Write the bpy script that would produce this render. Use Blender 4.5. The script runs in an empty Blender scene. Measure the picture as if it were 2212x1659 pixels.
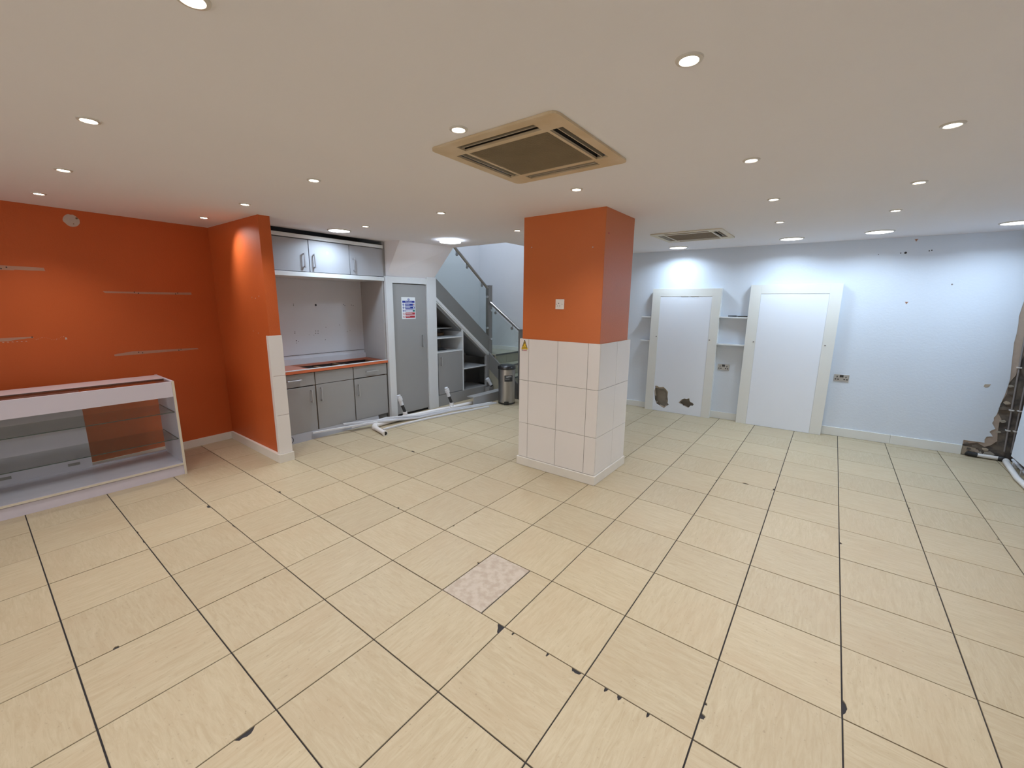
import bpy, bmesh, math, random
from mathutils import Matrix, Vector
from mathutils.geometry import tessellate_polygon
random.seed(7)
S = bpy.context.scene
COL = S.collection

# ------------------------------------------------------------------ camera, world, exposure
F_PX = 901.872
R = Matrix(((0.795, 0.606, 0.010), (0.124, -0.146, -0.981), (-0.593, 0.782, -0.191)))  # rows: right, down, forward
fw = Vector(R[2]).normalized(); rt = Vector(R[0]); rt = (rt - fw * rt.dot(fw)).normalized(); dn = fw.cross(rt)
CAM = Vector((4.276, 0.356, 1.604))
cd = bpy.data.cameras.new('camera'); cam = bpy.data.objects.new('camera', cd); COL.objects.link(cam)
cd.sensor_fit = 'HORIZONTAL'; cd.sensor_width = 36.0; cd.lens = 36.0 * F_PX / 2212.0
cd.clip_start = 0.02; cd.clip_end = 60
cam.matrix_world = Matrix(((rt.x, -dn.x, -fw.x, CAM.x), (rt.y, -dn.y, -fw.y, CAM.y), (rt.z, -dn.z, -fw.z, CAM.z), (0, 0, 0, 1)))
S.camera = cam
ADDED_DAY = 2.3  # strength of the daylight added behind the view
w = bpy.data.worlds.new('world'); S.world = w; w.use_nodes = True
w.node_tree.nodes['Background'].inputs[0].default_value = (1.0, 0.97, 0.94, 1); w.node_tree.nodes['Background'].inputs[1].default_value = ADDED_DAY
# portal for daylight added through an unseen shop front opening
pl_ = bpy.data.lights.new('added_shopfront_daylight', 'AREA'); pl_.shape = 'RECTANGLE'; pl_.size = 5.6; pl_.size_y = 2.05; pl_.cycles.is_portal = True
po = bpy.data.objects.new('added_shopfront_daylight', pl_); COL.objects.link(po); po.location = (2.4, -3.59, 1.2); po.rotation_euler = (math.radians(90), 0, 0)
S.view_settings.view_transform = 'Standard'; S.view_settings.look = 'None'
S.view_settings.exposure = 0.2; S.view_settings.gamma = 1.0; S.view_settings.use_curve_mapping = False
S.cycles.use_denoising = True; S.cycles.max_bounces = 10; S.cycles.diffuse_bounces = 6
S.cycles.sample_clamp_indirect = 6.0; S.cycles.caustics_reflective = False; S.cycles.caustics_refractive = False
SPOT_W, SPOT_COL = 6.9, (1.0, 0.975, 0.965)
BIG_W, BIG_COL = 8.0, (0.66, 0.83, 1.0)
STAIR_W = 30.0
CEIL = 2.364

def px(p):
    q = Vector(p) - CAM
    z = q.dot(fw)
    return (1106 + F_PX * q.dot(rt) / z, 829.5 + F_PX * q.dot(dn) / z, z)

# ------------------------------------------------------------------ materials
def mat(name, col, rough=0.6, metal=0.0, var=0.0, vscale=6.0, bump=0.0, bscale=60.0, col2=None, spec=0.5, coat=0.0, stretch=None):
    m = bpy.data.materials.new(name); m.use_nodes = True
    nt = m.node_tree; b = nt.nodes['Principled BSDF']
    b.inputs['Roughness'].default_value = rough; b.inputs['Metallic'].default_value = metal
    b.inputs['Specular IOR Level'].default_value = spec
    if coat: b.inputs['Coat Weight'].default_value = coat; b.inputs['Coat Roughness'].default_value = 0.12
    tc = nt.nodes.new('ShaderNodeTexCoord')
    src = tc.outputs['Object']
    if stretch:
        mp = nt.nodes.new('ShaderNodeMapping'); mp.inputs['Scale'].default_value = stretch
        nt.links.new(src, mp.inputs['Vector']); src = mp.outputs['Vector']
    n = nt.nodes.new('ShaderNodeTexNoise'); n.inputs['Scale'].default_value = vscale; n.inputs['Detail'].default_value = 5
    nt.links.new(src, n.inputs['Vector'])
    mx = nt.nodes.new('ShaderNodeMix'); mx.data_type = 'RGBA'
    c2 = col2 if col2 else tuple(c * (1 - var) for c in col)
    mx.inputs['A'].default_value = (*col, 1); mx.inputs['B'].default_value = (*c2, 1)
    if col2:
        rmp = nt.nodes.new('ShaderNodeMapRange'); rmp.inputs['From Min'].default_value = 0.42; rmp.inputs['From Max'].default_value = 0.6
        nt.links.new(n.outputs['Fac'], rmp.inputs['Value']); nt.links.new(rmp.outputs['Result'], mx.inputs['Factor'])
    else:
        nt.links.new(n.outputs['Fac'], mx.inputs['Factor'])
    nt.links.new(mx.outputs['Result'], b.inputs['Base Color'])
    if bump:
        n2 = nt.nodes.new('ShaderNodeTexNoise'); n2.inputs['Scale'].default_value = bscale; n2.inputs['Detail'].default_value = 6
        nt.links.new(src, n2.inputs['Vector'])
        bp = nt.nodes.new('ShaderNodeBump'); bp.inputs['Strength'].default_value = bump; bp.inputs['Distance'].default_value = 0.004
        nt.links.new(n2.outputs['Fac'], bp.inputs['Height']); nt.links.new(bp.outputs['Normal'], b.inputs['Normal'])
    return m

def tile_mat(name, seedoff):
    m = bpy.data.materials.new(name); m.use_nodes = True
    nt = m.node_tree; b = nt.nodes['Principled BSDF']; L = nt.links
    b.inputs['Roughness'].default_value = 0.42; b.inputs['Specular IOR Level'].default_value = 0.4
    tc = nt.nodes.new('ShaderNodeTexCoord'); oi = nt.nodes.new('ShaderNodeObjectInfo')
    off = nt.nodes.new('ShaderNodeVectorMath'); off.operation = 'SCALE'; off.inputs[0].default_value = (37.0, 11.0, 5.0)
    L.new(oi.outputs['Random'], off.inputs['Scale'])
    ad = nt.nodes.new('ShaderNodeVectorMath'); ad.operation = 'ADD'
    L.new(tc.outputs['Object'], ad.inputs[0]); L.new(off.outputs['Vector'], ad.inputs[1])
    def noise(sc, scale, det, dist=0.0, rough=0.55):
        mp = nt.nodes.new('ShaderNodeMapping'); mp.inputs['Scale'].default_value = sc
        L.new(ad.outputs['Vector'], mp.inputs['Vector'])
        n = nt.nodes.new('ShaderNodeTexNoise'); n.inputs['Scale'].default_value = scale; n.inputs['Detail'].default_value = det
        n.inputs['Distortion'].default_value = dist; n.inputs['Roughness'].default_value = rough
        L.new(mp.outputs['Vector'], n.inputs['Vector']); return n
    n1 = noise((1.0, 6.5, 1.0), 8.0, 10, 0.9, 0.72)      # fine striations along local X
    n2 = noise((1.0, 1.4, 1.0), 3.2, 3)                 # broad cloud
    n3 = noise((1, 1, 1), 70.0, 3)                      # specks
    r1 = nt.nodes.new('ShaderNodeValToRGB'); e = r1.color_ramp.elements
    e[0].position = 0.30; e[0].color = (0.375, 0.305, 0.195, 1); e[1].position = 0.70; e[1].color = (0.47, 0.405, 0.285, 1)
    L.new(n1.outputs['Fac'], r1.inputs['Fac'])
    mx = nt.nodes.new('ShaderNodeMix'); mx.data_type = 'RGBA'; mx.inputs['B'].default_value = (0.40, 0.315, 0.205, 1)
    mr = nt.nodes.new('ShaderNodeMapRange'); mr.inputs['From Min'].default_value = 0.45; mr.inputs['From Max'].default_value = 0.75; mr.inputs['To Max'].default_value = 0.55
    L.new(n2.outputs['Fac'], mr.inputs['Value']); L.new(mr.outputs['Result'], mx.inputs['Factor']); L.new(r1.outputs['Color'], mx.inputs['A'])
    sp = nt.nodes.new('ShaderNodeMapRange'); sp.inputs['From Min'].default_value = 0.25; sp.inputs['From Max'].default_value = 0.34; sp.inputs['To Min'].default_value = 0.75
    L.new(n3.outputs['Fac'], sp.inputs['Value'])
    br = nt.nodes.new('ShaderNodeMapRange'); br.inputs['To Min'].default_value = 0.97; br.inputs['To Max'].default_value = 1.04
    L.new(oi.outputs['Random'], br.inputs['Value'])
    mu = nt.nodes.new('ShaderNodeMath'); mu.operation = 'MULTIPLY'; L.new(sp.outputs['Result'], mu.inputs[0]); L.new(br.outputs['Result'], mu.inputs[1])
    vm = nt.nodes.new('ShaderNodeVectorMath'); vm.operation = 'SCALE'; L.new(mx.outputs['Result'], vm.inputs[0]); L.new(mu.outputs['Value'], vm.inputs['Scale'])
    L.new(vm.outputs['Vector'], b.inputs['Base Color'])
    bp = nt.nodes.new('ShaderNodeBump'); bp.inputs['Strength'].default_value = 0.12; bp.inputs['Distance'].default_value = 0.002
    L.new(n1.outputs['Fac'], bp.inputs['Height']); L.new(bp.outputs['Normal'], b.inputs['Normal'])
    return m

def emis(name, col, strength):
    m = bpy.data.materials.new(name); m.use_nodes = True; nt = m.node_tree
    b = nt.nodes['Principled BSDF']; b.inputs['Base Color'].default_value = (*col, 1)
    b.inputs['Emission Color'].default_value = (*col, 1); b.inputs['Emission Strength'].default_value = strength
    return m

def glass(name, tint=(0.93, 0.965, 0.955), alpha_rough=0.0):
    m = bpy.data.materials.new(name); m.use_nodes = True; nt = m.node_tree
    nt.nodes.remove(nt.nodes['Principled BSDF'])
    out = nt.nodes['Material Output']
    tr = nt.nodes.new('ShaderNodeBsdfTransparent'); tr.inputs[0].default_value = (*tint, 1)
    gl = nt.nodes.new('ShaderNodeBsdfGlossy'); gl.inputs['Roughness'].default_value = 0.03
    lw = nt.nodes.new('ShaderNodeLayerWeight'); lw.inputs[0].default_value = 0.5
    pw = nt.nodes.new('ShaderNodeMath'); pw.operation = 'POWER'; pw.inputs[1].default_value = 4.0
    nt.links.new(lw.outputs['Facing'], pw.inputs[0])
    fr = nt.nodes.new('ShaderNodeMapRange'); fr.inputs['To Min'].default_value = 0.03; fr.inputs['To Max'].default_value = 0.6
    nt.links.new(pw.outputs[0], fr.inputs['Value'])
    mx = nt.nodes.new('ShaderNodeMixShader')
    nt.links.new(fr.outputs[0], mx.inputs[0]); nt.links.new(tr.outputs[0], mx.inputs[1]); nt.links.new(gl.outputs[0], mx.inputs[2])
    nt.links.new(mx.outputs[0], out.inputs[0])
    return m

M = {}
M['tile'] = tile_mat('beige_striated_tile', 0)
M['travertine'] = mat('travertine', (0.45, 0.39, 0.325), 0.5, var=0.0, vscale=22, col2=(0.375, 0.31, 0.245), bump=0.3, bscale=60)
M['grout'] = mat('dark_grout', (0.035, 0.033, 0.038), 0.95, var=0.4, vscale=30)
M['dirt'] = mat('dark_dirt', (0.05, 0.042, 0.04), 0.95, var=0.5, vscale=60)
M['orange'] = mat('orange_paint', (0.51, 0.104, 0.024), 0.5, var=0.10, vscale=3.0, bump=0.25, bscale=90, spec=0.3)
M['orange_p'] = mat('orange_paint_pillar', (0.55, 0.14, 0.034), 0.36, var=0.08, vscale=3.0, bump=0.2, bscale=90, spec=0.5)
M['ceiling'] = mat('ceiling_paint', (0.79, 0.775, 0.81), 0.85, var=0.05, vscale=1.2, bump=0.15, bscale=25)
M['white'] = mat('white_wall_paint', (0.64, 0.70, 0.79), 0.7, var=0.05, vscale=2.0, bump=0.35, bscale=45)
M['stairwall'] = mat('stair_wall_paint', (0.62, 0.64, 0.67), 0.8, var=0.05, vscale=2.0, bump=0.2, bscale=45)
M['cream'] = mat('cream_gloss', (0.72, 0.725, 0.70), 0.45, var=0.06, vscale=5, bump=0.08)
M['panel'] = mat('white_panel', (0.76, 0.80, 0.88), 0.5, var=0.03, vscale=3)
M['skirt'] = mat('skirting_gloss', (0.72, 0.69, 0.64), 0.4, var=0.12, vscale=9)
M['wtile'] = mat('white_wall_tile', (0.72, 0.695, 0.69), 0.25, var=0.03, vscale=4, coat=0.3)
M['wgrout'] = mat('pale_grout', (0.30, 0.27, 0.24), 0.9)
M['laminate'] = mat('grey_laminate', (0.31, 0.31, 0.31), 0.42, var=0.05, vscale=8, spec=0.4)
M['laminate_up'] = mat('silver_laminate', (0.36, 0.365, 0.39), 0.40, var=0.05, vscale=8, spec=0.45)
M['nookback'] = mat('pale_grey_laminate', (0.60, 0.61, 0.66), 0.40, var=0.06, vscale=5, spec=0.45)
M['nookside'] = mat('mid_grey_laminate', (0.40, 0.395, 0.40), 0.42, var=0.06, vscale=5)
M['lamedge'] = mat('white_laminate', (0.66, 0.68, 0.70), 0.35, var=0.05, vscale=8)
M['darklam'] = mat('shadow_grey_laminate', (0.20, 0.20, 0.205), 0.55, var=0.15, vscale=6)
M['void'] = mat('black_void_shade', (0.02, 0.018, 0.018), 0.95)  # near-black, shade of hollows and gaps put into the colour
M['gap'] = mat('dark_gap_shade', (0.04, 0.03, 0.03), 0.9)  # dark joint colour, also shade put into the base cabinet interiors
M['worktop'] = mat('terracotta_worktop', (0.52, 0.20, 0.13), 0.4, var=0.12, vscale=40)
M['wtedge'] = mat('orange_edge', (0.58, 0.14, 0.05), 0.4)
M['chrome'] = mat('chrome', (0.66, 0.67, 0.70), 0.32, 0.85)
M['socketmetal'] = mat('satin_socket_metal', (0.40, 0.39, 0.38), 0.35, 0.55)
M['handlemetal'] = mat('satin_handle_metal', (0.46, 0.46, 0.48), 0.35, 0.8)
M['steel'] = mat('brushed_steel', (0.42, 0.40, 0.38), 0.30, 1.0, var=0.25, vscale=6, stretch=(1, 1, 0.03))
M['poststeel'] = mat('post_steel', (0.30, 0.295, 0.285), 0.38, 0.7, var=0.15, vscale=5, stretch=(1, 1, 0.05))
M['string'] = mat('grey_stringer', (0.235, 0.235, 0.23), 0.45, 0.2, var=0.2, vscale=3)
M['glass'] = glass('clear_glass')
M['glass2'] = glass('counter_glass', (0.93, 0.95, 0.95))
M['glassedge'] = mat('glass_edge', (0.025, 0.05, 0.045), 0.2)
M['counter'] = mat('lilac_white_board', (0.58, 0.54, 0.62), 0.42, var=0.05, vscale=5)
M['countertop'] = mat('pinkish_white_board', (0.60, 0.50, 0.52), 0.4, var=0.05, vscale=5)
M['counteredge'] = mat('cream_edge', (0.58, 0.53, 0.44), 0.5)
M['pvc'] = mat('white_pvc', (0.75, 0.73, 0.72), 0.35, var=0.12, vscale=9)
M['pvcblue'] = mat('cool_white_pvc', (0.68, 0.70, 0.75), 0.35, var=0.1, vscale=9)
M['rubber'] = mat('black_rubber', (0.02, 0.02, 0.022), 0.5)
M['black'] = mat('black_plastic', (0.012, 0.012, 0.013), 0.25, spec=0.6)
M['ac'] = mat('yellowed_plastic', (0.56, 0.43, 0.27), 0.5, var=0.0, vscale=5, col2=(0.62, 0.50, 0.35))
M['ac2'] = mat('cream_plastic', (0.66, 0.60, 0.48), 0.5, var=0.08, vscale=5)
M['acgrille'] = mat('brown_grille', (0.33, 0.255, 0.155), 0.6, var=0.35, vscale=6)
M['acdark'] = mat('dark_slot_shade', (0.03, 0.024, 0.02), 0.9)  # near-black backing, slot shade put into the colour
M['vane'] = mat('slot_vane', (0.44, 0.37, 0.27), 0.5)
M['whiteplastic'] = mat('white_plastic', (0.75, 0.72, 0.70), 0.3)
M['lamp'] = emis('warm_lamp_lens', (1.0, 0.97, 0.92), 14.0)
M['lampbig'] = emis('cool_led_lens', (0.88, 0.94, 1.0), 7.0)
M['rim'] = mat('lamp_rim', (0.62, 0.58, 0.53), 0.35, var=0.1)
M['filler'] = mat('pink_filler', (0.44, 0.24, 0.17), 0.8, var=0.15, vscale=40)
M['fillerwhite'] = mat('white_filler', (0.52, 0.43, 0.38), 0.85, var=0.15, vscale=30)
M['masonry'] = mat('bare_masonry', (0.17, 0.14, 0.115), 0.95, var=0, vscale=11, col2=(0.085, 0.075, 0.07), bump=1.0, bscale=22)
M['plasterpink'] = mat('pink_plaster', (0.44, 0.35, 0.29), 0.9, var=0.2, vscale=30, bump=0.5, bscale=30)
M['plasteredge'] = mat('broken_plaster', (0.50, 0.42, 0.33), 0.95, var=0.4, vscale=50, bump=0.8, bscale=50)
M['cavity'] = mat('cavity_plaster', (0.42, 0.38, 0.32), 0.95, var=0.3, vscale=20, bump=0.5, bscale=30)
M['timber'] = mat('raw_timber', (0.22, 0.13, 0.07), 0.8, var=0.4, vscale=14)
M['conduit'] = mat('grey_conduit', (0.22, 0.20, 0.20), 0.6)
M['signwhite'] = mat('sign_white', (0.75, 0.78, 0.82), 0.3)
M['signblue'] = mat('sign_blue', (0.01, 0.03, 0.28), 0.35)
M['signred'] = mat('sign_red', (0.40, 0.02, 0.03), 0.35)
M['signgreen'] = mat('sign_green', (0.03, 0.22, 0.16), 0.35)
M['signyellow'] = mat('sign_yellow', (0.72, 0.48, 0.03), 0.4)
M['ink'] = mat('ink_black', (0.01, 0.01, 0.012), 0.5)
M['stairtile'] = mat('stair_tile', (0.37, 0.35, 0.27), 0.45, var=0.15, vscale=8)
M['nosing'] = mat('dark_nosing', (0.10, 0.10, 0.10), 0.5)

# ------------------------------------------------------------------ mesh helpers
def world_loc(o):
    v = Vector((0, 0, 0))
    while o is not None:
        v += o.location; o = o.parent
    return v

class MB:
    def __init__(self, T=None):
        self.v = []; self.f = []; self.T = T
    def add(self, vs, fs):
        n = len(self.v)
        self.v += [tuple(self.T @ Vector(p)) if self.T else tuple(p) for p in vs]
        self.f += [tuple(i + n for i in f) for f in fs]
        return self
    def box(self, x0, x1, y0, y1, z0, z1, jx=0):
        vs = [(x0, y0, z0), (x1, y0, z0), (x1, y1, z0), (x0, y1, z0), (x0, y0, z1), (x1, y0, z1), (x1, y1, z1), (x0, y1, z1)]
        return self.add(vs, [(0, 3, 2, 1), (4, 5, 6, 7), (0, 1, 5, 4), (1, 2, 6, 5), (2, 3, 7, 6), (3, 0, 4, 7)])
    def prism(self, pts, a, b, axis='y', holes=()):
        """2D outline (with holes) in the plane across axis, from a to b along axis."""
        def P(p, t):
            return (p[0], t, p[1]) if axis == 'y' else ((t, p[0], p[1]) if axis == 'x' else (p[0], p[1], t))
        loops = [list(pts)] + [list(h) for h in holes]
        flat = [p for l in loops for p in l]; n = len(flat)
        tris = tessellate_polygon([[Vector((p[0], p[1], 0)) for p in l] for l in loops])
        vs = [P(p, a) for p in flat] + [P(p, b) for p in flat]
        fs = [tuple(t) for t in tris] + [tuple(i + n for i in reversed(t)) for t in tris]
        k = 0
        for l in loops:
            m = len(l)
            for i in range(m):
                j = (i + 1) % m
                fs.append((k + i, k + j, k + j + n, k + i + n))
            k += m
        return self.add(vs, fs)
    def tube(self, pts, r, n=12, caps=True, r_list=None):
        pts = [Vector(p) for p in pts]; rings = []
        prev = None
        for i, p in enumerate(pts):
            t = (pts[min(i + 1, len(pts) - 1)] - pts[max(i - 1, 0)]).normalized()
            if prev is None:
                a = Vector((0, 0, 1)) if abs(t.z) < 0.9 else Vector((1, 0, 0))
                u = t.cross(a).normalized()
            else:
                u = (prev - t * prev.dot(t)).normalized()
            prev = u; v = t.cross(u)
            rr = r_list[i] if r_list else r
            rings.append([p + (u * math.cos(2 * math.pi * k / n) + v * math.sin(2 * math.pi * k / n)) * rr for k in range(n)])
        vs = [q for rg in rings for q in rg]; fs = []
        for i in range(len(rings) - 1):
            for k in range(n):
                a = i * n + k; b = i * n + (k + 1) % n
                fs.append((a, b, b + n, a + n))
        if caps:
            fs.append(tuple(reversed(range(n)))); fs.append(tuple(range((len(rings) - 1) * n, len(rings) * n)))
        return self.add(vs, fs)
    def cyl(self, c, r, h, axis='z', n=20, r2=None):
        d = {'x': Vector((1, 0, 0)), 'y': Vector((0, 1, 0)), 'z': Vector((0, 0, 1))}[axis]
        c = Vector(c)
        return self.tube([c, c + d * h], r, n, True, [r, r if r2 is None else r2])
    def lathe(self, c, prof, n=32):
        vs = []; fs = []
        for (r, z) in prof:
            for k in range(n):
                a = 2 * math.pi * k / n
                vs.append((c[0] + r * math.cos(a), c[1] + r * math.sin(a), c[2] + z))
        for i in range(len(prof) - 1):
            for k in range(n):
                a = i * n + k; b = i * n + (k + 1) % n
                fs.append((a, b, b + n, a + n))
        if prof[0][0] > 1e-6: fs.append(tuple(reversed(range(n))))
        if prof[-1][0] > 1e-6: fs.append(tuple(range((len(prof) - 1) * n, len(prof) * n)))
        return self.add(vs, fs)
    def bar(self, p0, p1, wid, hgt):
        """flat bar: rectangular section, wid across (horizontal), hgt up."""
        p0 = Vector(p0); p1 = Vector(p1); t = (p1 - p0).normalized()
        s = t.cross(Vector((0, 0, 1))).normalized() * wid / 2; u = s.cross(t).normalized() * hgt / 2
        vs = [p0 - s - u, p0 + s - u, p0 + s + u, p0 - s + u, p1 - s - u, p1 + s - u, p1 + s + u, p1 - s + u]
        return self.add(vs, [(0, 1, 2, 3), (4, 7, 6, 5), (0, 4, 5, 1), (1, 5, 6, 2), (2, 6, 7, 3), (3, 7, 4, 0)])
    def build(self, name, m, parent=None, bevel=0.0, smooth=False, origin=None):
        me = bpy.data.meshes.new(name)
        if parent is not None: off = world_loc(parent)
        elif origin is not None: off = Vector(origin)
        else:
            xs = [p[0] for p in self.v]; ys = [p[1] for p in self.v]; zs = [p[2] for p in self.v]
            off = Vector(((min(xs) + max(xs)) / 2, (min(ys) + max(ys)) / 2, min(zs)))
        me.from_pydata([tuple(Vector(p) - off) for p in self.v], [], self.f)
        bm = bmesh.new(); bm.from_mesh(me)
        bmesh.ops.recalc_face_normals(bm, faces=bm.faces)
        if bevel > 0:
            es = [e for e in bm.edges if len(e.link_faces) == 2 and e.calc_face_angle(0) > 0.6]
            bmesh.ops.bevel(bm, geom=es, offset=bevel, segments=1, affect='EDGES', clamp_overlap=True)
        bm.to_mesh(me); bm.free()
        if smooth:
            for p in me.polygons: p.use_smooth = True
            try: me.set_sharp_from_angle(angle=math.radians(40))
            except Exception: pass
        me.materials.append(m)
        o = bpy.data.objects.new(name, me); COL.objects.link(o)
        if parent is not None: o.parent = parent
        else: o.location = off
        return o

def tag(o, label=None, cat=None, group=None, kind=None):
    if label: o['label'] = label
    if cat: o['category'] = cat
    if group: o['group'] = group
    if kind: o['kind'] = kind
    return o
def thing(name, loc, label, cat, group=None):
    o = bpy.data.objects.new(name, None); o.empty_display_size = 0.1; COL.objects.link(o); o.location = loc
    return tag(o, label, cat, group)
def struct(name, mb, m, label=None, **k):
    return tag(mb.build(name, m, None, **k), label, None, None, 'structure')
def copy_tree(o, parent=None):
    c = o.copy(); COL.objects.link(c)
    if parent is not None: c.parent = parent
    for ch in o.children: copy_tree(ch, c)
    return c
def text(name, s, size, T, m, parent, ex=0.0004, align='CENTER'):
    cu = bpy.data.curves.new(name, 'FONT'); cu.body = s; cu.size = size; cu.extrude = ex; cu.align_x = align; cu.align_y = 'CENTER'
    cu.materials.append(m)
    tmp = bpy.data.objects.new(name, cu); COL.objects.link(tmp); bpy.context.view_layer.update()
    me = bpy.data.meshes.new_from_object(tmp.evaluated_get(bpy.context.evaluated_depsgraph_get()))
    bpy.data.objects.remove(tmp); me.name = name
    o = bpy.data.objects.new(name, me); COL.objects.link(o); o.parent = parent
    T2 = T.copy(); T2.translation = T.translation - world_loc(parent)
    o.matrix_local = T2
    return o

def frameT(org, u, out):
    """local x = u (along the wall), y = out of the wall, z = up"""
    u = Vector(u).normalized(); out = Vector(out).normalized()
    return Matrix(((u.x, out.x, 0, org[0]), (u.y, out.y, 0, org[1]), (0, 0, 1, org[2]), (0, 0, 0, 1)))
TB = frameT((0, 6.671, 0), (1, 0.042, 0), (0.042, -1, 0))        # white back wall
TO = frameT((-1.063, 0, 0), (-0.071, 1, 0), (1, 0.071, 0))       # orange left wall (local x = distance along Y)
def textT(T, x, y, z):
    """text matrix for a wall frame, readable from the room"""
    o = T @ Vector((x, y, z)); u = Vector((T[0][0], T[1][0], 0)); n = Vector((T[0][1], T[1][1], 0)); up = Vector((0, 0, 1))
    if u.cross(up).dot(n) < 0: u = -u
    return Matrix(((u.x, up.x, n.x, o.x), (u.y, up.y, n.y, o.y), (u.z, up.z, n.z, o.z), (0, 0, 0, 1)))

YMIN = -3.6
# ================================================================== SETTING
# ---- floor: dark grout bed with tiles standing proud of it
floor = struct('floor', MB().box(-1.6, 6.1, YMIN, 7.1, -0.08, -0.006), M['grout'], origin=(0, 0, 0))
T = 0.45; J = 0.0029
def tile_mesh(poly, name='tile'):
    mb = MB(); mb.prism(poly, -0.009, 0.0, 'z')
    me = bpy.data.meshes.new(name); me.from_pydata(mb.v, [], mb.f)
    bm = bmesh.new(); bm.from_mesh(me); bmesh.ops.recalc_face_normals(bm, faces=bm.faces)
    if len(poly) == 4:
        es = [e for e in bm.edges if all(v.co.z > -0.001 for v in e.verts)]
        bmesh.ops.bevel(bm, geom=es, offset=0.0012, segments=1, affect='EDGES')
    bm.to_mesh(me); bm.free(); me.materials.append(M['tile']); return me
h = T / 2 - J
FULL = tile_mesh([(-h, -h), (h, -h), (h, h), (-h, h)])
# chips on tile edges: (x, y, along, deep) at world position near a joint
CHIPS = [(3.145, 1.80, .016, .013), (2.85, 1.352, 0, 0)]
def unproj(u, v):
    d = rt * ((u - 1106) / F_PX) + dn * ((v - 829.5) / F_PX) + fw
    t = -CAM.z / d.z; return CAM + d * t
chip_px = [(1220, 1444, .030, .010), (1243, 1453, .024, .008), (1106, 1371, .006, .005), (1180, 1417, .006, .004), (540, 1600, .035, .016),
           (1307, 1493, .008, .004), (1335, 1511, .01, .005), (1398, 1548, .006, .005), (250, 1397, .012, .005), (571, 1247, .01, .004),
           (583, 1157, .010, .005), (606, 1062, .02, .005), (446, 1096, .03, .004), (505, 1136, .03, .004), (862, 1096, .01, .008),
           (1818, 1174, .016, .005), (1827, 1530, .04, .006), (1521, 1550, .014, .006), (1527, 1522, .008, .004), (1032, 1215, .008, .010),
           (980, 1136, .012, .008), (1027, 1107, .02, .006), (1612, 1042, .03, .006), (1670, 1057, .02, .006), (1966, 1098, .01, .01),
           (2157, 1165, .008, .012), (895, 974, .03, .012), (1547, 1038, .012, .01), (296, 1150, .02, .004), (311, 1170, .02, .004)]
cell_chips = {}
for (u, v, al, dp) in chip_px:
    q = unproj(u, v); i = math.floor(q.x / T); j = math.floor(q.y / T)
    cell_chips.setdefault((i, j), []).append((q.x - (i + .5) * T, q.y - (j + .5) * T, al, dp))
corner_chip = (6, 2)      # the tile whose far corner is broken off
def notched(cx0, cx1, cy0, cy1, chips):
    sides = [((cx0, cy0), (cx1, cy0)), ((cx1, cy0), (cx1, cy1)), ((cx1, cy1), (cx0, cy1)), ((cx0, cy1), (cx0, cy0))]
    inw = [(0, 1), (-1, 0), (0, -1), (1, 0)]
    per = {0: [], 1: [], 2: [], 3: []}
    for (x, y, al, dp) in chips:
        ds = [y - cy0, cx1 - x, cy1 - y, x - cx0]; k = ds.index(min(ds))
        s = sides[k]; L = math.dist(*s); t = abs((x - s[0][0]) if k in (0, 2) else (y - s[0][1]))
        per[k].append((min(max(t, al * 1.3), L - al * 1.3), al, max(dp, min(ds) * 1.5 if min(ds) > 0 else dp)))
    out = []
    for k in range(4):
        a, b = sides[k]; L = math.dist(a, b); d = ((b[0] - a[0]) / L, (b[1] - a[1]) / L); n = inw[k]
        out.append(a); last = 0
        for (t, al, dp) in sorted(per[k]):
            if t - al <= last: continue
            dp = min(dp, 0.02)
            for q in (-1, -.75, -.4, 0, .35, .7, 1):
                e = dp * math.sqrt(max(0, 1 - q * q)) * random.uniform(.7, 1.1)
                out.append((a[0] + d[0] * (t + q * al) + n[0] * e, a[1] + d[1] * (t + q * al) + n[1] * e))
            last = t + al
    return out
XL, XR = -1.17, 5.985
hidden = MB(); ntile = 0
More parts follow.
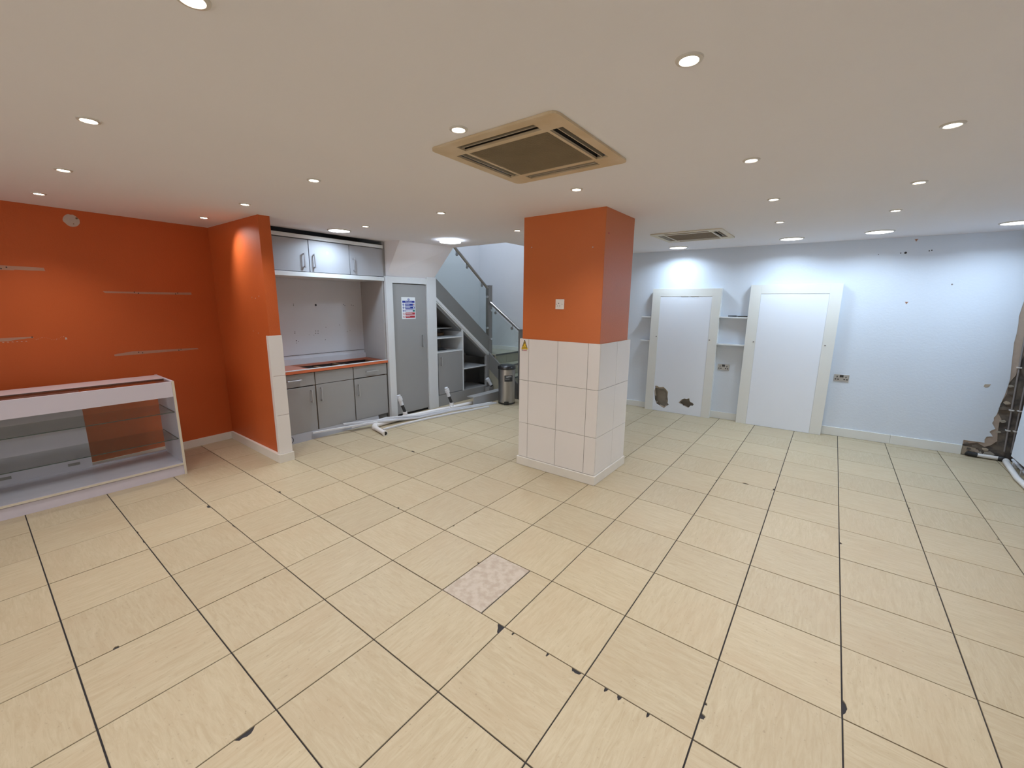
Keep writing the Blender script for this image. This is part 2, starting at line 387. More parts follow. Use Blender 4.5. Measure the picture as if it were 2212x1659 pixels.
for i in range(-3, 14):
    for j in range(-8, 16):
        x0, x1, y0, y1 = i * T + J, (i + 1) * T - J, j * T + J, (j + 1) * T - J
        x0 = max(x0, -1.30); x1 = min(x1, XR); y1 = min(y1, 6.671 + .042 * x0 - .0)
        if x1 - x0 < .02 or y1 - y0 < .02: continue
        if x1 < -0.60 and y0 > 2.2: continue
        vis = False
        for a in range(5):
            for b_ in range(5):
                u, v, z = px((x0 + (x1 - x0) * a / 4, y0 + (y1 - y0) * b_ / 4, 0))
                if z > .1 and -40 < u < 2252 and -40 < v < 1700: vis = True
        if not vis:
            hidden.box(x0, x1, y0, y1, -.009, 0); continue
        cx, cy = (x0 + x1) / 2, (y0 + y1) / 2
        full = abs(x1 - x0 - 2 * h) < 1e-4 and abs(y1 - y0 - 2 * h) < 1e-4
        turn = (i + j) % 2
        if (i, j) == (6, 4):
            for k, (a, b_, mt, lb) in enumerate(((x0, 2.990, 'travertine', 'mottled grey travertine cut tile'), (2.997, x1, 'tile', None))):
                me = tile_mesh([(a - (a + b_) / 2, y0 - cy), (b_ - (a + b_) / 2, y0 - cy), (b_ - (a + b_) / 2, y1 - cy), (a - (a + b_) / 2, y1 - cy)])
                me.materials[0] = M[mt]
                o = bpy.data.objects.new('tile', me); COL.objects.link(o); o.parent = floor; o.location = ((a + b_) / 2, cy, 0)
                if lb: o['label'] = lb
            continue
        if full and (i, j) not in cell_chips and (i, j) != (6, 3):
            me = FULL
        else:
            poly = notched(x0 - cx, x1 - cx, y0 - cy, y1 - cy, [(c[0] + (i + .5) * T - cx, c[1] + (j + .5) * T - cy, c[2], c[3]) for c in cell_chips.get((i, j), [])])
            if (i, j) == (6, 3):     # broken far right corner
                q = [(h, h - .050), (h - .008, h - .045), (h - .020, h - .022), (h - .034, h - .008), (h - .036, h)]
                k = min(range(len(poly)), key=lambda t: math.dist(poly[t], (h, h)))
                poly = poly[:k] + q + poly[k + 1:]
            if turn: poly = [(p[1], -p[0]) for p in poly]     # counter the rotation set below
            me = tile_mesh(poly)
        o = bpy.data.objects.new('tile', me); COL.objects.link(o); o.parent = floor
        o.location = (cx, cy, random.uniform(-.0003, .0003))
        if turn: o.rotation_euler = (0, 0, math.pi / 2)
        ntile += 1
o = hidden.build('tile_field', M['tile'], floor); o['kind'] = 'stuff'

# ---- ceiling
AC = [(2.922, 2.296, .370, .376), (2.906, 5.497, .368, .362)]
cb = MB().prism([(-1.45, YMIN), (6.1, YMIN), (6.1, 7.1), (.80, 7.1), (.80, 4.78), (-1.45, 4.78), (-1.45, 3.85), (-.50, 3.85), (-.50, 2.25), (-1.45, 2.25)], CEIL, CEIL + .12, 'z',
    holes=[[(x - a + .03, y - b_ + .03), (x + a - .03, y - b_ + .03), (x + a - .03, y + b_ - .03), (x - a + .03, y + b_ - .03)] for x, y, a, b_ in AC])
struct('ceiling', cb, M['ceiling'], origin=(0, 0, CEIL))
struct('ceiling_void_shade', MB().box(-1.45, -.50, 2.25, 3.85, CEIL + .12, CEIL + .16), M['void'])  # lid painted black to stand for the shade above the wall cabinets

# ---- orange left wall with shelf scars
wl = struct('wall_left', MB(TO).box(YMIN, 2.24, -.12, 0, 0, CEIL + .02), M['orange'], origin=(-1.063, 0, 0))
def jagpoly(pts, amp, n=5):
    out = []
    for a, b in zip(pts, pts[1:] + pts[:1]):
        for k in range(n):
            t = k / n; out.append((a[0] + (b[0] - a[0]) * t + random.uniform(-amp, amp), a[1] + (b[1] - a[1]) * t + random.uniform(-amp, amp)))
    return out
scars = [([(.30, 1.862), (.87, 1.856), (.872, 1.829), (.70, 1.828), (.695, 1.822), (.30, 1.822)], [(.66, 1.845), (.63, 1.832)]),
         ([(1.212, 1.671), (1.91, 1.675), (1.91, 1.652), (1.23, 1.655)], [(1.44, 1.668), (1.47, 1.658), (1.79, 1.668), (1.77, 1.658)]),
         ([(1.218, 1.080), (1.36, 1.098), (1.90, 1.086), (1.91, 1.072), (1.22, 1.063)], [(1.40, 1.085), (1.43, 1.077), (1.75, 1.085), (1.73, 1.077)]),
         ([(.30, 1.272), (.72, 1.280), (.73, 1.270), (.64, 1.262), (.60, 1.253), (.30, 1.248)], [(.72, 1.277)])]
for pts, dots in scars:
    sc = MB(TO).prism(jagpoly(pts, .0015), -.001, .0012).build('filler_strip', M['filler'], wl)
    for (a, b_) in dots:
        MB(TO).cyl((a, .0008, b_), .005, .0012, 'y', 8).build('screw_hole', M['ink'], sc)
circ = [(1.09 + .052 * math.cos(a) * random.uniform(.94, 1.06), 2.272 + .052 * math.sin(a) * random.uniform(.92, 1.05)) for a in [k * math.pi / 10 for k in range(20)]]
pt = MB(TO).prism(circ, -.001, .0015).build('filler_patch', M['fillerwhite'], wl); pt['label'] = 'round unpainted filler patch'
MB(TO).cyl((1.125, .0012, 2.295), .008, .0012, 'y', 10).build('screw_hole', M['timber'], pt)
MB(TO).cyl((1.10, .0012, 2.245), .004, .0012, 'y', 8).build('screw_hole', M['timber'], pt)
fl = MB(TO)
for k in range(16):
    x = .74 + k * .011 + random.uniform(-.004, .004); z = 1.256 + .012 * math.sin(k * .5) + random.uniform(-.005, .005)
    fl.prism([(x, z), (x + random.uniform(.003, .009), z + .001), (x + .004, z + random.uniform(.002, .005))], -.001, .001)
fl.prism([(.912, 1.243), (.926, 1.245), (.922, 1.262), (.914, 1.262)], -.001, .0015)
for k in range(14):
    x = .35 + k * .025; fl.prism([(x, 1.243), (x + .014, 1.241), (x + .008, 1.247)], -.001, .001)
o = fl.build('paint_flakes', M['fillerwhite'], wl); o['kind'] = 'stuff'
sk = struct('baseboard_left', MB(TO).box(YMIN, 2.13, 0, .014, 0, .082), M['skirt'])

# ---- stub wall between the orange bay and the kitchen
ws = struct('wall_stub', MB().box(-1.25, .022, 2.135, 2.238, 0, CEIL + .02), M['orange'], origin=(0, 2.18, 0))
for z0, z1 in ((.088, .482), (.485, .878), (.881, 1.272)):
    MB().box(.021, .032, 2.118, 2.243, z0, z1).build('tile', M['wtile'], ws, bevel=.001)
MB().box(-.02, .030, 2.120, 2.130, .08, 1.271).build('tile_edging', M['wtile'], ws)
for k, (a, z) in enumerate([(-.28, 1.63), (-.20, 1.62), (-.12, 1.64), (-.33, 1.30), (-.22, 1.285)]):
    MB().cyl((a, 2.1335, z), .006, .002, 'y', 8).build('filler_spot', M['filler'], ws)
sb = MB().prism([(-1.2, 2.115), (.048, 2.104), (.048, 2.25), (.02, 2.25), (.02, 2.136), (-1.2, 2.136)], 0, .086, 'z')
struct('baseboard_stub', sb, M['skirt'])

# ---- pillar
PX0, PX1, PY0, PY1 = 1.925, 2.732, 3.615, 4.215
pl = struct('pillar', MB().box(PX0, PX1, PY0, PY1, 1.2, CEIL + .01), M['orange_p'], origin=((PX0 + PX1) / 2, (PY0 + PY1) / 2, 0), bevel=.003)
QX0, QX1, QY0, QY1 = 1.903, 2.746, 3.601, 4.262
MB().box(QX0 + .008, QX1 - .008, QY0 + .008, QY1 - .008, 0, 1.266).build('grout_bed', M['wgrout'], pl)
g = .0018
zs = [(.088, .440), (.440, .868), (.868, 1.270)]
for z0, z1 in zs:
    for a, b_ in ((QX0, 2.010), (2.010, 2.330), (2.330, 2.634), (2.634, QX1)):
        MB().box(a + g, b_ - g, QY0, QY0 + .009, z0 + g, z1 - g).build('tile', M['wtile'], pl, bevel=.0008)
        MB().box(a + g, b_ - g, QY1 - .009, QY1, z0 + g, z1 - g).build('tile', M['wtile'], pl, bevel=.0008)
    for a, b_ in ((QY0 + .009, 3.955), (3.955, QY1 - .009)):
        MB().box(QX1 - .009, QX1, a + g, b_ - g, z0 + g, z1 - g).build('tile', M['wtile'], pl, bevel=.0008)
        MB().box(QX0, QX0 + .009, a + g, b_ - g, z0 + g, z1 - g).build('tile', M['wtile'], pl, bevel=.0008)
MB().box(QX0 - .012, QX1 + .010, QY0 - .012, QY1 + .012, 0, .086).build('skirting', M['skirt'], pl, bevel=.003)
for (x, z) in ((2.013, 2.10), (2.626, 2.06)):
    MB().cyl((x, PY0 - .001, z), .006, .003, 'y', 8).build('filler_spot', M['fillerwhite'], pl)
MB().cyl((PX1 - .001, 3.68, 2.17), .008, .003, 'x', 8).build('screw_hole', M['signred'], pl)

# ---- white back wall: masonry core, white plaster skin with a torn edge in the right corner
jag = [(5.592, 0), (5.592, .165), (5.752, .165), (5.747, .20), (5.758, .235), (5.801, .245), (5.785, .27), (5.768, .29), (5.785, .315), (5.806, .33), (5.79, .36),
       (5.773, .39), (5.781, .42), (5.776, .45), (5.79, .48), (5.795, .52), (5.80, .60), (5.815, .70), (5.822, .80), (5.825, .88), (5.815, .98), (5.806, 1.08),
       (5.80, 1.16), (5.792, 1.25), (5.795, 1.35), (5.79, 1.45), (5.782, 1.52), (5.787, 1.60), (5.795, 1.72), (5.80, 1.9), (5.80, CEIL + .02)]
wb = struct('wall_back', MB(TB).prism([(.75, 0)] + jag + [(.75, CEIL + .02)], -.014, 0), M['white'], origin=(3.3, 6.81, 0))
m_ = MB(TB).box(-1.5, 6.15, -.20, -.014, 0, 4.4).build('masonry', M['masonry'], wb); m_['label'] = 'bare dark masonry behind broken plaster'
dark = [(5.60, 0), (5.60, .155), (5.70, .16), (5.76, .12), (5.80, .14), (5.842, .20), (5.83, .30), (5.825, .40), (5.835, .44), (5.80, .50), (5.80, .59), (5.83, .72), (5.826, .83), (5.86, .92), (5.865, 1.0), (5.88, 1.12), (5.885, 1.3), (5.885, CEIL)]
MB(TB).prism([(5.55, 0.10)] + [(5.70, .155), (5.758, .118), (5.80, .14)] + dark[5:] + [(5.5, CEIL), (5.5, .10)], -.016, -.006).build('undercoat_plaster', M['plasterpink'], wb)
MB(TB).prism([(5.56, -.0), (5.70, 0), (5.705, .05), (5.70, .09), (5.56, .10)], -.016, -.009).build('undercoat_plaster', M['plasteredge'], wb)
for cx, cz, r in ((5.62, .13, .02), (5.69, .11, .022), (5.71, .06, .02), (5.645, .075, .018), (5.835, .30, .018), (5.85, .42, .022), (5.84, .80, .02), (5.86, .72, .016), (5.66, .02, .03), (5.73, .03, .035), (5.80, .05, .04), (5.77, .09, .025), (5.81, .60, .02), (5.845, .62, .025), (5.83, .56, .03)):
    pts = [(cx + r * math.cos(a) * random.uniform(.7, 1.3), cz + r * .7 * math.sin(a) * random.uniform(.7, 1.2)) for a in [k * math.pi / 5 for k in range(10)]]
    pts = [(a, max(b_, .001)) for a, b_ in pts]
    MB(TB).prism(pts, -.014, random.uniform(-.004, .004)).build('plaster_lump', M[random.choice(['plasteredge', 'cavity', 'masonry', 'plasterpink'])], wb)
for (x, z, r, mt) in ((4.83, 2.195, .012, 'ink'), (4.79, 2.195, .006, 'ink'), (5.02, 2.205, .006, 'ink'), (5.04, 2.21, .006, 'ink'), (4.60, 2.19, .004, 'ink'), (5.25, 1.845, .008, 'conduit'), (1.60, 1.98, .007, 'ink'), (1.60, 2.02, .007, 'ink')):
    MB(TB).cyl((x, -.0005, z), r, .0015, 'y', 10).build('screw_hole', M[mt], wb)
for (x, z) in ((4.915, 1.648), (4.90, 2.325)):
    MB(TB).prism([(x - .016, z + .012), (x + .016, z + .012), (x, z - .016)], -.0005, .001).build('filler_spot', M['filler'], wb)
    MB(TB).cyl((x, .0005, z + .002), .005, .002, 'y', 8).build('screw_hole', M['timber'], wb)
# chipped hole in the plaster by the torn edge
MB(TB).prism([(5.655, .80), (5.70, .805), (5.69, .775), (5.665, .765), (5.650, .775)], -.0005, .0012).build('chipped_patch', M['plasteredge'], wb)
struct('wall_stairwell', MB(TB).box(-1.45, .80, -.014, 0, 0, 4.4), M['stairwall'])
struct('wall_stair_side', MB().box(-1.45, -1.302, 3.80, 6.8, 0, 4.4), M['stairwall'])
struct('wall_stair_upper', MB().box(.80, .86, 4.72, 6.72, CEIL + .12, 4.4), M['stairwall'])
struct('wall_stair_front', MB().box(-1.45, .86, 4.70, 4.78, CEIL + .12, 4.4), M['stairwall'])
struct('ceiling_stairwell', MB().box(-1.5, .9, 4.70, 6.85, 4.4, 4.5), M['ceiling'])
for a, b_, hh, nm in ((.36, 2.100, .088, 'baseboard_back'), (3.024, 3.366, .098, 'baseboard_back'), (4.330, 4.99, .108, 'baseboard_back'), (4.992, 5.590, .108, 'baseboard_back')):
    struct(nm, MB(TB).box(a, b_, 0, .016, 0, hh), M['cream'], bevel=.002)

# ---- kitchen enclosure
struct('wall_kitchen', MB().box(-1.30, -.985, 2.238, 3.80, 0, CEIL + .12), M['laminate'])
struct('wall_partition', MB().box(-1.30, -.47, 3.805, 3.84, 0, CEIL), M['laminate'])

# ---- right wall: board standing off the floor, masonry behind it
wr = struct('wall_right', MB().box(5.875, 5.905, YMIN, 6.60, .135, CEIL + .02), M['white'], origin=(5.89, 2, 0))
MB().box(5.99, 6.1, YMIN, 7.1, 0, CEIL + .02).build('masonry', M['masonry'], wr)
struct('wall_front', MB().prism([(-1.3, 0), (6.1, 0), (6.1, CEIL + .02), (-1.3, CEIL + .02)], YMIN - .1, YMIN, 'y', holes=[[(-.4, .16), (5.2, .16), (5.2, 2.24), (-.4, 2.24)]]), M['white'])
wd = struct('added_window_1', MB().box(-.4, 5.2, YMIN - .06, YMIN - .05, .16, 2.24), M['glass2'])  # unseen shopfront glazing, added to bring daylight onto foreground and ceiling
for x in (-.4, 1.47, 3.33, 5.16): MB().box(x, x + .04, YMIN - .08, YMIN - .02, .16, 2.24).build('added_window_frame', M['lamedge'], wd)
# bulkhead hiding the underside of the upper stair flight
bv = [(-.452, 3.845, 1.935), (-.205, 3.885, CEIL), (-.475, 3.845, CEIL), (-.452, 4.655, 1.925), (-.135, 4.765, CEIL), (-.475, 4.70, CEIL), (-.475, 3.845, 1.935), (-.475, 4.655, 1.925)]
bk = MB().add(bv, [(0, 1, 2, 6), (3, 7, 5, 4), (0, 3, 4, 1), (0, 6, 7, 3), (6, 2, 5, 7), (1, 4, 5, 2)])
struct('ceiling_bulkhead', bk, M['ceiling'], 'sloping plastered bulkhead above the tall grey cupboard door')

# ================================================================== STAIRS
st = thing('staircase', (-.4, 5.9, 0), 'tiled quarter-turn staircase rising behind the under-stair cupboards', 'staircase')
noses = [(.24, .18), (.05, .36), (-.14, .54), (-.33, .72)]
for k, (xn, z) in enumerate(noses):
    xb = noses[k + 1][0] if k < 3 else -1.30
    yb = 6.60
    MB().box(xb - .02 if k < 3 else xb, xn + .012, 5.935, 6.652, z - .022, z).build('tread', M['stairtile'], st, bevel=.003)
    MB().box(xn + .012, xn + .018, 5.935, 6.652, z - .026, z + .001).build('nosing', M['nosing'], st)
    for a, b_ in ((5.935, 6.25), (6.254, 6.652)):
        MB().box(xn - .012, xn, a, b_, z - .18, z - .024).build('riser', M['stairtile'], st)
for k in range(8):
    y = 5.905 - .235 * k; z = .72 + .18 * (k + 1)
    if z > 2.2: break
    MB().box(-1.29, -.48, y - .235, y + .012, z - .022, z).build('tread', M['stairtile'], st)
    MB().box(-1.29, -.48, y - .012, y, z - .18, z - .022).build('riser', M['stairtile'], st)
zt = lambda y: 1.96 - .765 * (y - 4.69)
MB().prism([(5.903, zt(5.903)), (4.60, zt(4.60)), (4.60, zt(4.60) - .275), (5.903, zt(5.903) - .275)], -.475, -.452, 'x').build('stringer', M['string'], st)
MB().prism([(5.903, zt(5.903) - .277), (4.60, zt(4.60) - .277), (4.60, zt(4.60) - .33), (5.903, zt(5.903) - .33)], -.475, -.444, 'x').build('stringer_trim', M['lamedge'], st)
MB().prism([(5.903, zt(5.903) - .334), (4.60, zt(4.60) - .334), (4.60, zt(4.60) - .355), (5.903, zt(5.903) - .355)], -.475, -.450, 'x').build('stringer_trim', M['lamedge'], st)
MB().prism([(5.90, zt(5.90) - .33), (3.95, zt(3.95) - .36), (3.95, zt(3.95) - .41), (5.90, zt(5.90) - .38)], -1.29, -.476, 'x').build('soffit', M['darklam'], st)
zl = lambda x: .745 - .76 * (x + .45)
MB().prism([(-.448, zl(-.448)), (.182, zl(.182)), (.182, 0.005), (.10, .005), (-.448, .46)], 5.907, 5.932, 'y').build('stringer', M['string'], st)
MB().prism([(-.448, .458), (.10, .004), (-.448, .004)], 5.915, 5.934, 'y').build('side_panel', M['stairtile'], st)
MB(TB).box(-1.28, -.33, 0, .014, .72, .79).build('skirting', M['cream'], st)
MB(TB).prism([(-.33, .72), (-.33, .79), (.30, .79 - .76 * .63), (.30, .15)], 0, .012).build('skirting', M['cream'], st)

def post(x0, x1, y0, y1, h, label):
    t = thing('newel_post', ((x0 + x1) / 2, (y0 + y1) / 2, 0), label, 'post', 'stair balustrade posts')
    MB().box(x0, x1, y0, y1, 0, h).build('post', M['poststeel'], t, bevel=.002)
    MB().box(x0 - .003, x1 + .003, y0 - .003, y1 + .003, h, h + .008).build('cap', M['poststeel'], t, bevel=.001)
    return t
p1 = post(-.518, -.452, 5.907, 6.005, 1.885, 'taller square steel newel post where the stair handrail turns')
p2 = post(.186, .282, 5.907, 6.000, 1.170, 'shorter square steel newel post at stair foot behind the pedal bin')
def clamp(p, axis, par):
    MB().cyl(p, .020, .028, axis, 14).build('glass_clamp', M['chrome'], par)
for z in (1.70, 1.17): clamp((-.475, 5.880, z), 'y', p1)
for z in (1.47, .98): clamp((-.452, 5.955, z), 'x', p1)
for z in (.98, .55): clamp((.158, 5.955, z), 'x', p2)
hr = thing('handrail', (-.46, 5.3, 1.6), 'round steel handrail climbing along the upper glass panel', 'handrail', 'stair handrails')
a, b_ = Vector((-.47, 5.895, 1.842)), Vector((-.47, 4.86, 2.63))
MB().tube([a, b_], .0235, 16).build('rail', M['steel'], hr, smooth=True)
for f in (.16, .50, .72):
    q = a.lerp(b_, f)
    MB().tube([q + Vector((0, 0, -.018)), q + Vector((0, .012, -.07))], .007, 8).build('bracket_stem', M['poststeel'], hr)
    MB().cyl((q.x + .004, q.y + .012, q.z - .085), .024, .012, 'x', 14).build('bracket', M['poststeel'], hr)
hr = thing('handrail', (-.1, 5.95, 1.3), 'round steel handrail between the two newel posts', 'handrail', 'stair handrails')
a, b_ = Vector((-.448, 5.95, 1.600)), Vector((.185, 5.95, 1.160))
MB().tube([a, b_], .0235, 16).build('rail', M['steel'], hr, smooth=True)
for f in (.20, .76):
    q = a.lerp(b_, f)
    MB().tube([q + Vector((0, 0, -.018)), q + Vector((-.006, 0, -.07))], .007, 8).build('bracket_stem', M['poststeel'], hr)
    MB().cyl((q.x - .006, q.y - .018, q.z - .082), .024, .012, 'y', 14).build('bracket', M['poststeel'], hr)
g1 = MB().prism([(5.862, zt(5.862) + .005), (5.862, 1.80), (4.83, 2.585), (4.83, 2.355), (4.62, 2.355), (4.62, zt(4.62) + .005)], -.467, -.457, 'x').build('glass_panel', M['glass'])
tag(g1, 'large clear glass balustrade panel beside upper stair flight', 'glass panel', 'stair balustrade glass')
g2 = MB().prism([(-.425, zl(-.425) + .005), (-.425, 1.515), (.155, 1.112), (.155, zl(.155) + .005)], 5.948, 5.958, 'y').build('glass_panel', M['glass'])
tag(g2, 'smaller clear glass balustrade panel between the two steel posts', 'glass panel', 'stair balustrade glass')

# ================================================================== UNDER-STAIR UNIT
FX = -.452
def handle_v(x, y, z0, z1, par, m='handlemetal'):
    t = MB().box(x + .024, x + .034, y - .006, y + .006, z0, z1)
    t.box(x, x + .026, y - .005, y + .005, z0 + .004, z0 + .016).box(x, x + .026, y - .005, y + .005, z1 - .016, z1 - .004)
    return t.build('handle', M[m], par, bevel=.001)
def handle_h(x, y0, y1, z, par):
    t = MB().box(x + .022, x + .032, y0, y1, z - .006, z + .006)
    t.box(x, x + .024, y0 + .004, y0 + .016, z - .005, z + .005).box(x, x + .024, y1 - .016, y1 - .004, z - .005, z + .005)
    return t.build('handle', M['handlemetal'], par, bevel=.001)

cu = thing('cupboard', (-.6, 4.2, 0), 'tall grey cupboard door in white frame with fire notice on it', 'cupboard')
MB().box(-.50, -.428, 3.812, 3.915, 0, 1.930).build('frame', M['lamedge'], cu, bevel=.002)
MB().box(-.50, -.432, 3.915, 4.508, 1.848, 1.930).build('frame', M['lamedge'], cu, bevel=.002)
MB().box(-.50, -.428, 4.508, 4.688, 0, 1.955).build('frame', M['lamedge'], cu, bevel=.002)
dr = MB().box(-.470, FX, 3.920, 4.503, .035, 1.840).build('door', M['laminate'], cu, bevel=.0015)
handle_v(FX, 4.415, .960, 1.135, dr)
for z in (1.62, .25): MB().cyl((FX - .004, 3.918, z), .007, .09, 'z', 8).build('hinge', M['black'], dr)
MB().box(-.50, -.474, 3.915, 4.508, 0, 1.848).build('interior', M['void'], cu)

un = thing('under_stair_cabinet', (-.7, 5.3, 0), 'grey under-stair unit with small door, open shelves and sloping top', 'cabinet')
ztr = lambda y: zt(y) - .352
MB().box(-.50, -.446, 4.689, 5.860, 0, .172).build('plinth', M['laminate'], un)
MB().prism([(5.250, .172), (5.272, .172), (5.272, ztr(5.272)), (5.250, ztr(5.25))], -.95, FX + .004, 'x').build('divider', M['lamedge'], un)
MB().prism([(4.690, .172), (4.700, .172), (4.700, ztr(4.7)), (4.690, ztr(4.69))], -.95, FX, 'x').build('side_panel', M['laminate'], un)
MB().prism([(5.850, 0), (5.905, 0), (5.905, ztr(5.9) + .01), (5.850, ztr(5.85))], -.50, -.446, 'x').build('side_panel', M['laminate'], un)
MB().prism([(4.70, .172), (5.85, .172), (5.85, ztr(5.85)), (4.70, ztr(4.7))], -.96, -.95, 'x').build('back_panel', M['laminate'], un)
MB().box(-.95, FX, 4.700, 5.250, .835, .853).build('shelf', M['lamedge'], un)
MB().box(-.95, FX, 4.700, 5.250, 1.052, 1.068).build('shelf', M['lamedge'], un)
MB().box(-.95, FX - .01, 5.272, 5.850, .518, .534).build('shelf', M['lamedge'], un)
MB().box(-.95, FX - .006, 4.70, 5.850, .160, .176).build('shelf', M['laminate'], un)
MB().box(-.90, -.60, 4.70, 5.25, 1.19, 1.205).build('shelf', M['laminate'], un)
d2 = MB().box(-.468, FX, 4.722, 5.246, .182, .830).build('door', M['laminate'], un, bevel=.0015)
handle_v(FX, 4.772, .640, .775, d2)
MB().box(-.49, -.470, 4.702, 4.722, .182, .83).build('gap', M['void'], un)
tag(MB().box(-.82, -.78, 4.74, 5.16, 1.070, 1.112).build('timber_batten', M['timber']), 'short brown timber batten on upper under-stair shelf', 'batten')
tag(MB().prism([(4.72, .856), (5.06, .856), (4.95, .892), (4.83, .905), (4.74, .895)], -.88, -.60, 'x').build('bin_bag', M['rubber']), 'dark crumpled sheet lying on lower under-stair shelf', 'sheet')
tag(MB().add([], []).prism([(-.175, .150), (-.030, .150), (-.030, 0), (-.050, 0), (-.050, .134), (-.175, .134)], 5.055, 5.90, 'y').build('boxing_board', M['laminate'], bevel=.001), 'low grey L-shaped boxing over the pipe beside pedal bin', 'boxing')

# fire notice
TD = frameT((FX + .0005, 0, 0), (0, 1, 0), (1, 0, 0))
fs = thing('fire_notice', (FX, 4.187, 1.37), 'blue and red fire action notice on tall grey cupboard door', 'notice')
y0, y1, z0, z1 = 4.068, 4.306, 1.368, 1.664
MB(TD).box(y0, y1, 0, .002, z0, z1).build('board', M['signwhite'], fs)
def sbx(a, b_, c, d, m, nm='print', w=.0028): return MB(TD).box(y0 + a, y0 + b_, .0015, w, z1 - d, z1 - c).build(nm, M[m], fs)
def sdisc(a, c, r, m, w=.0028): return MB(TD).cyl((y0 + a, .0015, z1 - c), r, w - .0015, 'y', 18).build('symbol', M[m], fs)
sdisc(.122, .030, .015, 'signblue'); sbx(.119, .125, .020, .034, 'signwhite', 'mark', .0032); sbx(.119, .125, .036, .040, 'signwhite', 'mark', .0032)
sbx(.014, .226, .048, .076, 'signblue')
text('lettering', 'Fire action', .026, textT(TD, y0 + .12, .0030, z1 - .062), M['signwhite'], fs)
for k, c in enumerate((.086, .126, .168)):
    sbx(.060, .226, c, c + .031, 'signblue'); sdisc(.032, c + .0155, .0145, 'signblue'); sbx(.029, .035, c + .007, c + .024, 'signwhite', 'mark', .0032)
sbx(.196, .222, .090, .113, 'signwhite', 'mark', .0031); sbx(.201, .217, .095, .108, 'signred', 'mark', .0034)
sbx(.200, .213, .130, .154, 'signwhite', 'mark', .0031); sbx(.068, .190, .178, .196, 'signwhite', 'mark', .0031); sbx(.196, .224, .171, .197, 'signgreen', 'mark', .0031)
sbx(.068, .135, .100, .105, 'signwhite', 'mark', .0031); sbx(.068, .150, .139, .143, 'signwhite', 'mark', .0031); sbx(.068, .140, .131, .135, 'signwhite', 'mark', .0031)
for k, c in enumerate((.208, .252)):
    sbx(.060, .226, c, c + .031, 'signred'); sdisc(.032, c + .0155, .0145, 'signred'); sdisc(.032, c + .0155, .0105, 'signwhite', .0030)
    MB(TD).prism([(y0 + .023, z1 - c - .008), (y0 + .026, z1 - c - .005), (y0 + .041, z1 - c - .023), (y0 + .038, z1 - c - .026)], .0015, .0034).build('mark', M['signred'], fs)
    sbx(.068, .170 - k * .03, c + .009, c + .013, 'signwhite', 'mark', .0031)
sbx(.068, .185, .225, .229, 'signwhite', 'mark', .0031)

# ================================================================== KITCHEN
KX = -.462
bl = [(2.250, 2.786, 'left', 'base cabinet nearest the orange stub wall, one drawer over a door'), (2.790, 3.285, 'mid', 'middle base cabinet with blank panel over a left-handled door'), (3.289, 3.786, 'right', 'base cabinet beside white cupboard frame, one drawer over a door')]
for (a, b_, k, lb) in bl:
    t = thing('base_cabinet', (-.7, (a + b_) / 2, 0), lb, 'cabinet', 'kitchen base cabinets')
    MB().box(-.94, KX - .020, a, a + .016, .10, .795).build('side_panel', M['timber'], t)
    MB().box(-.94, KX - .020, b_ - .016, b_, .10, .795).build('side_panel', M['timber'], t)
    MB().box(-.94, KX - .020, a + .016, b_ - .016, .10, .116).build('bottom_panel', M['gap'], t)
    MB().box(-.94, -.925, a + .016, b_ - .016, .116, .795).build('back_panel', M['gap'], t)  # inner panels painted dark, shade below the cut-out put into the colour
    dw = MB().box(KX - .018, KX, a + .003, b_ - .003, .640, .786).build('drawer_front', M['laminate'], t, bevel=.0015)
    gp = .632 if k != 'mid' else .636
    dd = MB().box(KX - .018, KX, a + .005, b_ - .005, .094, gp - .004).build('door', M['laminate'], t, bevel=.0015)
    if k == 'left': handle_h(KX, 2.462, 2.625, .716, dw); handle_v(KX, 2.727, .435, .585, dd)
    if k == 'mid': handle_v(KX, 2.845, .435, .600, dd)
    if k == 'right': handle_h(KX, 3.455, 3.635, .708, dw); handle_v(KX, 3.340, .405, .562, dd)
wt = thing('worktop', (-.7, 3.0, .80), 'terracotta kitchen worktop with a ragged cut-out for a missing sink', 'worktop')
MB().prism([(-.950, 2.250), (-.452, 2.250), (-.452, 3.800), (-.950, 3.800)], .797, .826, 'z', holes=[[(-.500, 2.765), (-.497, 3.765), (-.915, 3.768), (-.918, 2.725)]]).build('surface', M['worktop'], wt)
MB().box(-.4505, -.444, 2.250, 3.800, .794, .824).build('front_edge', M['wtedge'], wt)
MB().box(-.492, -.4435, 2.250, 3.800, .8262, .831).build('trim_strip', M['lamedge'], wt)
us = MB().box(-.9505, -.925, 2.250, 3.783, .8265, .895).build('upstand', M['nookback'])
tag(us, 'pale grey upstand strip along the back of the worktop', 'upstand')
for k, (a, b_, c, d, m) in enumerate([(-.86, -.50, 2.98, 3.03, 'timber'), (-.84, -.52, 3.36, 3.39, 'timber')]):
    tag(MB().box(a, b_, c, d, .765 - .01 * k, .795 - .01 * k).build('support_rail', M[m]), ['wide brown timber rail at the near end inside worktop cut-out', 'thin brown timber rail mid-way inside the worktop cut-out'][k], 'rail', 'rails in the worktop cut-out')
tag(MB().bar((-.535, 3.06, .806), (-.56, 3.62, .806), .045, .018).build('metal_rail', M['lamedge']), 'white metal rail lying along front of worktop cut-out', 'rail')
kb = MB().add([(-.470, 2.26, .094), (-.455, 2.26, .094), (-.440, 2.26, 0), (-.425, 2.26, 0), (-.480, 3.62, .092), (-.468, 3.62, .092), (-.452, 3.62, 0), (-.440, 3.62, 0)],
              [(0, 1, 3, 2), (4, 6, 7, 5), (0, 2, 6, 4), (1, 5, 7, 3), (0, 4, 5, 1), (2, 3, 7, 6)])
tag(kb.build('kickboard', M['laminate_up']), 'long loose silver kickboard leaning under the base cabinets', 'kickboard')
